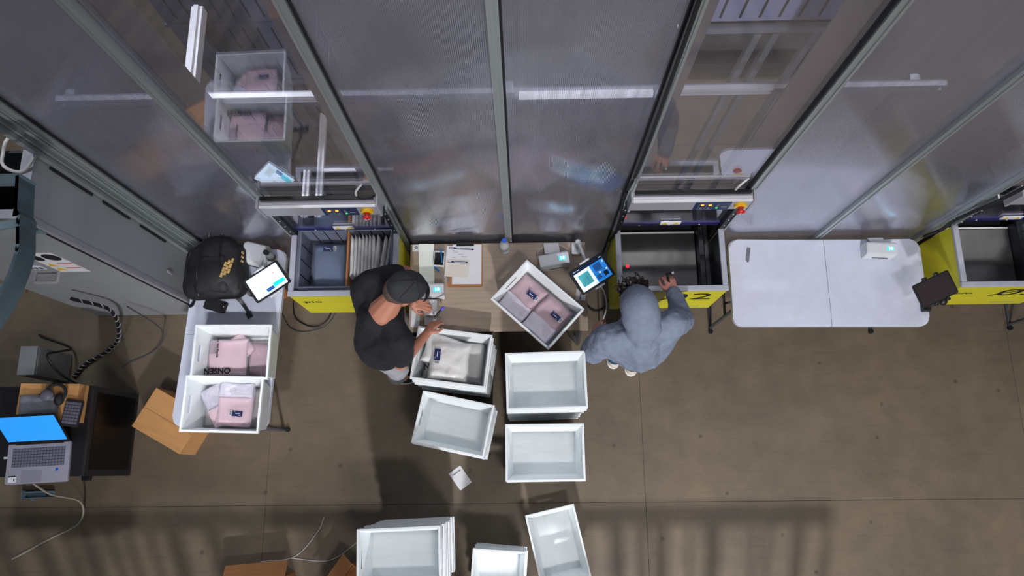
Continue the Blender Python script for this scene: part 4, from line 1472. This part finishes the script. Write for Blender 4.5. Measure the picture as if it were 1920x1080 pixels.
# worker in the grey hoodie at the middle port
wom = thing('person', 'person in grey hooded sweatshirt reaching into the middle port, curly hair showing', 'person', (0.70, 0.74, 0))
O = V(-0.70, -0.74, 0)
hips = lo(0.70, 0.730, 0.93)
neck = lo(0.655, 0.765, 1.36)
Ls, Rs = lo(0.470, 0.715, 1.27), lo(0.830, 0.790, 1.30)
Le, Re = lo(0.412, 0.690, 1.00), lo(0.925, 0.850, 1.12)
Lw, Rw = lo(0.440, 0.800, 0.90), lo(0.905, 1.035, 1.035)
hc = lo(0.620, 0.855, 1.455)
fw = V(-0.16, 0.80, -0.58)
hu = V(-0.12, 0.55, 0.82)
hp, HP, he = head_parts(hc, fw, hu, 0.97)
body = hp + [(neck, 0.055, hc - V(0, 0.03, 0.03), 0.052), (neck, 0.07, (Rs + Ls) / 2 - V(0, 0, 0.05), 0.09), (Rs, 0.045, Ls, 0.045),
             ((Rs + Ls) / 2 - V(0, 0, 0.08), 0.10, hips, 0.105), (Rs, 0.045, Re, 0.038), (Re, 0.036, Rw, 0.026), (Ls, 0.045, Le, 0.038), (Le, 0.036, Lw, 0.026)]
La, Ra = lo(0.650, 0.790, 0.09), lo(0.775, 0.735, 0.09)
Lk, Rk = lo(0.64, 0.80, 0.50), lo(0.77, 0.785, 0.50)
Lh, Rh = lo(0.625, 0.745, 0.90), lo(0.775, 0.745, 0.90)
for h, k, a in ((Rh, Rk, Ra), (Lh, Lk, La)):
    body += [(h, 0.085, k, 0.055), (k, 0.052, a, 0.035), (a, 0.035, a + V(-0.01, 0.11, -0.055), 0.025)]
body += hand_parts(Rw, V(-0.22, 0.95, -0.05), V(0.1, 0.15, 1), 0.85, 0.98, -1)
body += hand_parts(Lw, V(0.15, 0.85, -0.45), V(-0.7, 0.3, 0.5), 0.45, 0.95, 1)
blob('body', M_skin2, wom, body, 0.0052, 3)
hd = blob('hoodie', M_hood, wom, [(neck - V(0, 0.02, 0.04), 0.095, (Rs + Ls) / 2 - V(0, 0.01, 0.08), 0.135), (Rs, 0.082, Ls, 0.082),
                                  ((Rs + Ls) / 2 - V(0, 0.02, 0.07), 0.145, hips + V(0, -0.005, 0.0), 0.158),
                                  (Rs - V(0.04, 0.02, 0.06), 0.105, hips + V(0.05, 0.0, -0.02), 0.135), (Ls - V(-0.04, 0.0, 0.06), 0.105, hips + V(-0.05, 0.0, -0.02), 0.135),
                                  (Rs, 0.086, Re, 0.076), (Re, 0.074, Re.lerp(Rw, 0.92), 0.046), (Ls, 0.086, Le, 0.078), (Le, 0.076, Le.lerp(Lw, 0.92), 0.045)],
          0.009, 5, 0.030, 0.075)
hood = blob('hood', M_hood, wom, [(HP(0, -0.030, 0.030), (0.104, 0.122, 0.118), he), (HP(0, -0.060, -0.01), (0.108, 0.105, 0.11), he), (HP(0, -0.10, -0.08), (0.100, 0.075, 0.075), he),
                                  (HP(0, 0.02, 0.02), (0.094, 0.088, 0.105), he)], 0.008, 6, 0.010, 0.12)
pts = [HP(0.0, 0.10 * math.cos(a) - 0.04, 0.03 + 0.122 * math.sin(a)) for a in [0.25 + k * 0.2 for k in range(14)]]
b = MB()
r = random.Random(5)
for k in range(46):
    a = r.uniform(-1.15, 1.15)
    base = V(0.085 * math.sin(a), 0.062 + 0.022 * math.cos(a), 0.045 + 0.055 * math.cos(a) + r.uniform(-0.02, 0.02))
    L = r.uniform(0.03, 0.065)
    ph, cr = r.uniform(0, 6.28), r.uniform(0.006, 0.014)
    dr = V(0.5 * math.sin(a) + r.uniform(-.3, .3), 1.0, r.uniform(-0.2, 0.5)).normalized()
    pts = []
    for j in range(12):
        q = j / 11
        p = base + dr * L * q + V(math.cos(ph + q * 7), 0.4 * math.sin(ph + q * 7), math.sin(ph + q * 7)) * cr
        pts.append(HP(*p))
    b.tube(pts, 0.0030, n=5)
hr = b.obj('hair', M_hair, wom, True)
blob('fringe', M_hair, hr, [(HP(0, 0.055, 0.060), (0.078, 0.040, 0.050), he)], 0.007, 3, 0.012, 0.02)
tr = []
for h, k, a in ((Rh, Rk, Ra), (Lh, Lk, La)):
    tr += [(h, 0.100, k, 0.072), (k, 0.072, a + V(0, 0, 0.03), 0.060)]
tr += [(Rh, 0.105, Lh, 0.105)]
blob('jeans', M_jean, wom, tr, 0.010, 5, 0.012, 0.08)
for a in (Ra, La):
    s_ = blob('shoe', M_shoe, wom, [(V(a.x, a.y - 0.03, 0.048), 0.042, V(a.x - 0.005, a.y + 0.06, 0.046), 0.043), (V(a.x - 0.005, a.y + 0.06, 0.044), 0.043, V(a.x - 0.01, a.y + 0.155, 0.036), 0.033),
                                    (V(a.x, a.y - 0.012, 0.05), 0.044, V(a.x, a.y - 0.008, 0.095), 0.045)], 0.007, 4)
    blob('sole', M_paper, s_, [(V(a.x, a.y - 0.03, 0.018), 0.047, V(a.x - 0.005, a.y + 0.06, 0.018), 0.047), (V(a.x - 0.005, a.y + 0.06, 0.018), 0.047, V(a.x - 0.01, a.y + 0.16, 0.018), 0.036)], 0.007, 3).scale = (1, 1, 0.42)
t = thing('hand_scanner', 'small black ring scanner gripped in the hooded worker\'s right hand', 'scanner', (0.880, 1.130, 1.045), 0.35)
MB().box((0.01, 0.012, 0.012), (0.045, 0.024, 0.022), bev=0.004).obj('head', M_black, t)
MB().tube(curve_pts([(-0.005, 0.008, 0.006), (-0.010, -0.02, -0.002), (-0.006, -0.05, -0.02)]), 0.008).obj('grip', M_black, t, True)
MB().box((0.026, 0.010, 0.0245), (0.014, 0.014, 0.003)).obj('lens', M_paper, t)

# ------------------------------------------------------------------ left side: cabinet, rack, clutter
t = thing('electrical_enclosure', 'tall grey steel enclosure with warning sticker and bow handle, far left', 'cabinet', (-2.28, 1.16, 0))
MB().box((-0.006, 0.165, 1.09), (0.012, 0.33, 2.18)).obj('side_panel', M_encl, t)
d = MB().box((-0.46, 0.006, 1.08), (0.86, 0.012, 2.12)).obj('front_door', M_encl, t)
MB().box((-0.012, 0.0, 1.09), (0.028, 0.03, 2.17)).obj('corner_trim', M_flange, t)
MB().box((-0.036, -0.011, 1.08), (0.014, 0.012, 2.12)).obj('door_gap', M_bindark, t)
MB().box((-0.03, 0.165, 2.185), (0.06, 0.33, 0.012)).obj('top_flange', M_flange, t)
MB().box((-0.46, 0.012, 2.185), (0.9, 0.045, 0.012)).obj('top_flange', M_flange, t)
MB().box((-0.9, 0.165, 1.09), (0.012, 0.31, 2.18)).obj('side_panel', M_encl, t)
MB().box((-0.46, 0.325, 1.09), (0.9, 0.012, 2.18)).obj('back_panel', M_dark, t)
for z0, z1 in ((1.72, 2.08), (1.34, 1.62), (0.9, 1.22)):
    MB().box((0.003, 0.285, (z0 + z1) / 2), (0.008, 0.012, z1 - z0)).obj('vent_slot', M_bindark, t)
MB().box((0.004, 0.11, 0.80), (0.008, 0.016, 0.06)).obj('latch', M_flange, t)
hg = MB().box((-0.05, -0.010, 2.02), (0.06, 0.02, 0.05)).cyl((-0.034, -0.014, 1.99), (-0.034, -0.014, 2.05), 0.010).obj('hinge', M_galv, t)
stk_ = MB().box((-0.325, -0.002, 1.435), (0.17, 0.003, 0.37)).obj('warning_sticker', M_paper, t)
MX = Matrix.Rotation(PI / 2, 4, 'X')


def ell(cx, cz, rx, rz, n=24):
    return [(cx + rx * math.cos(k * 2 * PI / n), cz + rz * math.sin(k * 2 * PI / n)) for k in range(n)]


b = MB()
b.poly(ell(-0.285, 1.545, 0.045, 0.058), 0, 0.001, Matrix.Translation((0, -0.0035, 0)) @ MX)
b.poly(ell(-0.375, 1.535, 0.032, 0.058), 0, 0.001, Matrix.Translation((0, -0.0035, 0)) @ MX)
b.obj('black_oval', M_ink, stk_)
b = MB()
for z in (1.40, 1.32):
    b.poly([(-0.405, z - 0.03), (-0.345, z - 0.03), (-0.375, z + 0.03)], 0, 0.001, Matrix.Translation((0, -0.0035, 0)) @ MX)
b.obj('warning_triangle', M_wyellow, stk_)
b = MB()
for z in (1.405, 1.325):
    b.box((-0.29, -0.004, z + 0.012), (0.085, 0.001, 0.014))
b.obj('red_bar', M_wred, stk_)
bl = MB().box((-0.53, -0.002, 1.34), (0.14, 0.003, 0.07)).obj('blue_sticker', M_paper, t)
b = MB()
for k in range(5):
    b.box((-0.585 + k * 0.027, -0.004, 1.335), (0.018, 0.001, 0.035))
b.obj('lettering', M_navy2, bl)
MB().tube([(-0.565, 0, 1.25), (-0.565, -0.055, 1.25), (-0.555, -0.065, 1.25), (-0.435, -0.065, 1.25), (-0.425, -0.055, 1.25), (-0.425, 0, 1.25)], 0.011).obj('handle', M_flange, t, True)

t = thing('network_rack', 'squat black rack cabinet with dark glass front, under the open laptop', 'cabinet', (-2.815, 0.285, 0))
MB().box((-0.40, 0, 0.29), (0.80, 0.575, 0.58), bev=0.004).obj('body', M_black, t)
MB().box((0.006, 0, 0.295), (0.012, 0.57, 0.565)).obj('door_frame', M_softblack, t)
MB().box((0.0135, 0, 0.295), (0.003, 0.49, 0.48)).obj('door_glass', mat('smoked_glass', (12, 12, 14), 0.32, spec=0.25), t)
MB().box((-0.07, -0.30, 0.40), (0.06, 0.03, 0.03), bev=0.006).obj('latch', M_black, t)

t = thing('laptop', 'open silver laptop with blank blue screen on top of the black rack', 'laptop', (-3.095, 0.085, 0.582), 0.045)
MB().poly(rrect(0.40, 0.255, 0.014), 0, 0.016).obj('base', M_laptop, t)
kb = MB().box((0.0, 0.035, 0.0164), (0.335, 0.115, 0.001)).obj('keyboard', M_softblack, t)
b = MB()
for i in range(17):
    for j in range(6):
        b.box((-0.157 + i * 0.0197, -0.013 + j * 0.019, 0.0178), (0.0170, 0.0160, 0.002))
b.obj('keys', M_keys, kb)
MB().box((-0.035, -0.082, 0.0164), (0.13, 0.075, 0.001)).obj('touchpad', mat('touchpad_silver', (156, 152, 166), 0.35, 0.25), t)
MB().box((0.125, -0.048, 0.0168), (0.017, 0.017, 0.001)).obj('blue_sticker', M_cblue, t)
ps = MB().box((-0.155, -0.095, 0.0168), (0.05, 0.042, 0.001)).obj('white_sticker', M_paper, t)
MB().box((-0.155, -0.079, 0.0176), (0.05, 0.008, 0.0006)).box((-0.142, -0.1, 0.0176), (0.008, 0.012, 0.0006)).obj('lettering', M_ink, ps)
MB().box((0, 0.118, 0.0165), (0.31, 0.006, 0.002)).obj('hinge', M_ink, t)
lid = MB().poly(rrect(0.40, 0.25, 0.012, cy=0.125), -0.004, 0.004).obj('lid', M_black, t, loc=(0, 0.124, 0.018), rot=(0.86, 0, 0))
MB().box((0, 0.130, 0.0048), (0.375, 0.212, 0.001)).obj('screen', M_scrL, lid)
MB().tube(curve_pts([(-0.02, -0.128, 0.012), (0.0, -0.20, -0.15), (0.02, -0.26, -0.45), (-0.05, -0.40, -0.575), (-0.25, -0.50, -0.577), (-0.5, -0.62, -0.577)]), 0.007).obj('power_cable', M_cabletan, t, True)
MB().box((-0.212, 0.04, 0.008), (0.03, 0.012, 0.006)).obj('usb_stick', M_white, t)

t = thing('cardboard_box', 'small flat cardboard box on the black rack carrying a headset', 'box', (-3.03, 0.455, 0.582), -0.02)
MB().box((0, 0, 0.055), (0.38, 0.24, 0.11), bev=0.003).obj('carton', M_card, t)
MB().box((0.0, 0.0, 0.1108), (0.05, 0.24, 0.001)).obj('packing_tape', mat('packing_tape', (170, 130, 84), 0.25), t)
t = thing('headset', 'grey over-ear headset lying on the small cardboard box', 'headset', (-2.985, 0.50, 0.695))
MB().sph((-0.03, -0.005, 0.032), (0.042, 0.040, 0.030)).obj('ear_cup', M_keys, t, True)
MB().sph((0.05, -0.03, 0.03), (0.030, 0.040, 0.028)).obj('ear_cup', M_softblack, t, True)
MB().tube([(0.025 + 0.062 * math.cos(a), 0.01 + 0.055 * math.sin(a), 0.03) for a in [(-0.9 + k * 0.22) for k in range(18)]], 0.010).obj('headband', M_softblack, t, True)
MB().tube(curve_pts([(-0.06, 0, 0.02), (-0.10, 0.005, 0.004), (-0.13, -0.03, 0.004), (-0.11, -0.06, 0.004), (-0.14, -0.08, 0.004)]), 0.003).obj('cord', M_cable, t, True)
t = thing('computer_keyboard', 'dark keyboard sticking out from the grey bubble pouch', 'keyboard', (-2.852, 0.385, 0.695), PI / 2 - 0.12)
MB().poly(rrect(0.17, 0.11, 0.012), 0, 0.016).obj('case', M_softblack, t)
b = MB()
for i in range(7):
    for j in range(5):
        b.box((-0.06 + i * 0.02, -0.04 + j * 0.020, 0.018), (0.016, 0.017, 0.004))
b.obj('keys', M_keys, t)
t = thing('bubble_pouch', 'translucent grey plastic pouch behind the laptop screen', 'bag', (-3.075, 0.425, 0.70), -0.03)
pouch(t, 'film', mat('grey_pouch', (128, 130, 142), 0.35, var=0.08, scale=7), 0.25, 0.15, 0.03, 51, crinkle=0.012)
t = thing('junction_box', 'plain grey upright box on the floor behind the rack', 'box', (-3.40, 0.77, 0))
MB().box((0, 0, 0.2), (0.12, 0.20, 0.40), bev=0.004).obj('body', M_encl, t)
MB().box((0.061, 0, 0.2), (0.004, 0.17, 0.36)).obj('cover', M_encl, t)

# cables at the enclosure foot
t = MB().tube(curve_pts([(-2.86, 1.09, 0.86), (-2.78, 1.08, 0.55), (-2.90, 0.98, 0.2), (-3.05, 0.90, 0.03), (-3.22, 0.80, 0.02), (-3.30, 0.70, 0.02)]), 0.012).obj('cable_bundle', M_cable, None, True)
tag(t, 'black cable bundle wound with pale spiral below the enclosure handle', 'cable')
pp = curve_pts([(-2.86, 1.09, 0.86), (-2.78, 1.08, 0.55), (-2.90, 0.98, 0.2), (-3.05, 0.90, 0.03), (-3.22, 0.80, 0.02), (-3.30, 0.70, 0.02)], 30)
hx = []
for i in range(1, len(pp) - 1):
    d = (pp[i + 1] - pp[i - 1]).normalized()
    u = d.cross(Vector((0.3, 0.2, 1))).normalized()
    hx.append(pp[i] + (u * math.cos(i * 0.85) + d.cross(u) * math.sin(i * 0.85)) * 0.0135)
MB().tube(hx, 0.004, n=5).obj('spiral_wrap', M_flange, t, True)
for pts, nm, lab, m, r in (
    ([(-3.6, 1.02, 0.02), (-3.35, 0.92, 0.02), (-3.30, 0.86, 0.22), (-3.26, 0.80, 0.41), (-3.16, 0.68, 0.40), (-3.06, 0.60, 0.30)], 'cable', 'thin black cable draped over the grey upright box', M_cable, 0.008),
    ([(-2.70, 1.12, 0.5), (-2.62, 1.02, 0.15), (-2.72, 0.9, 0.012), (-2.95, 0.78, 0.010)], 'cable', 'thin grey cable looping down beneath the enclosure door', M_leg, 0.005),
    ([(-1.72, 1.30, 0.01), (-1.715, 1.20, 0.01), (-1.69, 1.12, 0.01), (-1.60, 1.065, 0.01), (-1.51, 1.062, 0.01), (-1.44, 1.13, 0.01), (-1.42, 1.25, 0.01)], 'cable', 'black power cable looping on the floor below the left port', M_cable, 0.0045),
    ([(-1.80, 1.16, 0.008), (-1.74, 1.06, 0.008), (-1.66, 1.02, 0.008), (-1.56, 1.025, 0.008), (-1.46, 1.06, 0.008), (-1.38, 1.18, 0.008)], 'cable', 'thin grey cable curving on the floor below the left port', M_leg, 0.003),
    ([(0.42, 1.36, 0.008), (0.46, 1.22, 0.008), (0.52, 1.15, 0.008), (0.59, 1.16, 0.008), (0.64, 1.24, 0.008)], 'cable', 'black cable on the floor between desk and middle port', M_cable, 0.006),
    ([(0.30, 1.40, 0.745), (0.24, 1.435, 0.75), (0.17, 1.44, 0.75), (0.11, 1.40, 0.745), (0.10, 1.34, 0.755)], 'cable', 'thin white cable from arm to the right desk printer', M_cablew, 0.0035),
    ([(0.47, 1.10, 0.98), (0.50, 1.07, 0.93), (0.53, 1.03, 0.78), (0.55, 1.02, 0.5), (0.56, 1.03, 0.01)], 'cable', 'white charging cable hanging from the blue-page tablet', M_cablew, 0.005),
    ([(2.58, 1.44, 0.80), (2.60, 1.432, 0.95), (2.59, 1.432, 1.15), (2.635, 1.425, 1.5), (2.66, 1.43, 1.9), (2.66, 1.43, 3.0)], 'cable', 'thick black cable climbing the post beside the right-hand port', M_cable, 0.010),
    ([(0.565, 1.44, 0.80), (0.585, 1.43, 1.1), (0.555, 1.43, 1.6), (0.575, 1.43, 2.1), (0.565, 1.43, 3.5)], 'cable', 'thick black cable climbing the post left of the middle port', M_cable, 0.009),
    ([(-1.83, -0.585, 0.006), (-1.60, -0.555, 0.006), (-1.45, -0.396, 0.006), (-1.408, -0.297, 0.006)], 'string', 'thin pale string on the floor, its upper loose branch', M_cablew, 0.0025),
    ([(-1.62, -0.565, 0.006), (-1.349, -0.579, 0.006), (-1.151, -0.451, 0.006), (-1.05, -0.41, 0.006)], 'string', 'thin pale string on the floor running to the tallest stack', M_cablew, 0.0025)):
    o = MB().tube(curve_pts(pts, 10), r).obj(nm, m, None, True)
    tag(o, lab, nm)
n = 22
o = MB().tube([(-2.345 + 0.085 * math.cos(k * 2 * PI / n), 1.47 + 0.095 * math.sin(k * 2 * PI / n), 2.205 + 0.01 * math.sin(k)) for k in range(n)], 0.008, closed=True).obj('cable_loop', M_cablew, None, True)
tag(o, 'white cable loop resting on top of the grey enclosure', 'cable')

# cable tray near the lens at the far left
t = thing('cable_tray', 'bent galvanised cable tray rail at the far left edge, nearest the camera', 'tray', (0, 0, 0))
P = curve_pts([(-2.04, 1.185, 2.6), (-1.985, 1.10, 2.6), (-1.965, 0.95, 2.6), (-1.955, 0.84, 2.6), (-1.985, 0.70, 2.6), (-2.06, 0.56, 2.58), (-2.20, 0.44, 2.5)], 6)
P = [Vector((-2.0, 1.165, 2.6)), Vector((-1.985, 1.02, 2.6))] + P[10:]
b = MB()
rows = []
for i, p in enumerate(P):
    d = P[min(i + 1, len(P) - 1)] - P[max(0, i - 1)]
    s = Vector((-d.y, d.x, 0)).normalized()
    rows.append([b.bm.verts.new(p + Vector((0, 0, q)) + s * o_) for q, o_ in ((0.05, 0.0), (0.05, -0.014), (-0.05, 0.0), (-0.05, -0.014))])
for a, c in zip(rows, rows[1:]):
    for i, j in ((0, 1), (0, 2), (2, 3)):
        b.bm.faces.new((a[i], a[j], c[j], c[i]))
bmesh.ops.solidify(b.bm, geom=b.bm.faces[:], thickness=0.002)
b.obj('side_rail', M_galv, t)
MB().box((-2.13, 1.165, 2.6), (0.27, 0.012, 0.10)).obj('end_rail', M_galv, t)
MB().box((-2.12, 0.98, 2.56), (0.27, 0.03, 0.012), rz=0.15).obj('rung', M_galv, t)
MB().box((-2.13, 0.70, 2.56), (0.27, 0.03, 0.012), rz=0.35).obj('rung', M_galv, t)
for x, y in ((-2.24, 1.165),):
    MB().cyl((x, y, 2.60), (x, y, 4.6), 0.006).obj('hanger_rod', M_galv, t, True)

t = thing('strut_bracket', 'short blue-grey metal strut bracket on the floor below the laptop', 'bracket', (-3.43, -0.125, 0), 0.02)
b = MB().box((0, 0, 0.004), (0.20, 0.045, 0.006)).box((0, 0.021, 0.018), (0.20, 0.004, 0.03)).box((0, -0.021, 0.018), (0.20, 0.004, 0.03)).box((-0.1, 0, 0.03), (0.006, 0.06, 0.06))
b.obj('channel', M_galv, t)
MB().box((0.06, 0, 0.0075), (0.04, 0.014, 0.001)).obj('slot', M_bindark, t)
MB().cyl((-0.05, -0.03, 0.0), (-0.05, -0.03, 0.02), 0.012, n=6).obj('nut', M_galv, t)

# cardboard boxes on the floor
t = thing('cardboard_box', 'plain closed cardboard box askew on the floor by the left table', 'box', (-2.46, 0.365, 0), -0.50)
MB().box((0, 0, 0.125), (0.40, 0.30, 0.25), bev=0.003).obj('carton', M_card, t)
MB().box((0, 0.0, 0.2505), (0.40, 0.004, 0.001)).obj('flap_seam', M_cardd, t)


def open_box(label, x, y, rz, L, W, H, m):
    t = thing('cardboard_box', label, 'box', (x, y, 0), rz)
    b = MB().box((0, 0, 0.003), (L, W, 0.006))
    for s in (-1, 1):
        b.box((s * (L / 2 - 0.003), 0, H / 2), (0.006, W, H)).box((0, s * (W / 2 - 0.003), H / 2), (L - 0.012, 0.006, H))
    b.obj('carton', m, t)
    for s in (-1, 1):
        MB().box((0, 0, 0), (L, 0.12, 0.005)).obj('flap', m, t, loc=(0, s * (W / 2 + 0.045), H - 0.035), rot=(-s * 0.65, 0, 0))
    return t


open_box('open brown cardboard box cut by the bottom edge, left of the string', -1.79, -0.80, 0.08, 0.42, 0.26, 0.22, M_cardd)
open_box('dark open cardboard box tucked behind the tallest tote stack', -1.14, -0.78, 0.95, 0.34, 0.24, 0.28, M_cardd)

t = thing('paper_slip', 'small white printed slip lying alone on the concrete floor', 'paper', (-0.459, -0.040, 0.001), 0.62)
MB().box((0, 0, 0.0006), (0.098, 0.142, 0.0012)).obj('page', M_paper, t)
text('THANK YOU', 0.012, M_ink, t, (0, 0.045, 0.0014), bold=0.0006)
o = MB().box((0, 0, 0.03), (0.09, 0.05, 0.06), rz=0.3).obj('crumpled_wrapper', M_orngbox, None, loc=(-1.80, 1.30, 0.001))
tag(o, 'small orange packet on the floor behind the left table', 'packet')

# ------------------------------------------------------------------ unseen slatted rack, added below the frame edge to cast stripes on the floor
shade_rack = struct(bpy.data.objects.new('shadow_rack', None))
link(shade_rack)
FY = -1.75
MB().box((-0.9, FY, 1.23), (5.4, 0.05, 0.06)).obj('beam', M_dark, shade_rack)
r = random.Random(3)
x = -3.6
while x < 1.8:
    wd = r.choice((0.03, 0.04, 0.06, 0.09))
    MB().box((x, FY, 0.60), (wd, 0.03, 1.20)).obj('slat', M_dark, shade_rack)
    x += wd + r.choice((0.05, 0.07, 0.10, 0.14))
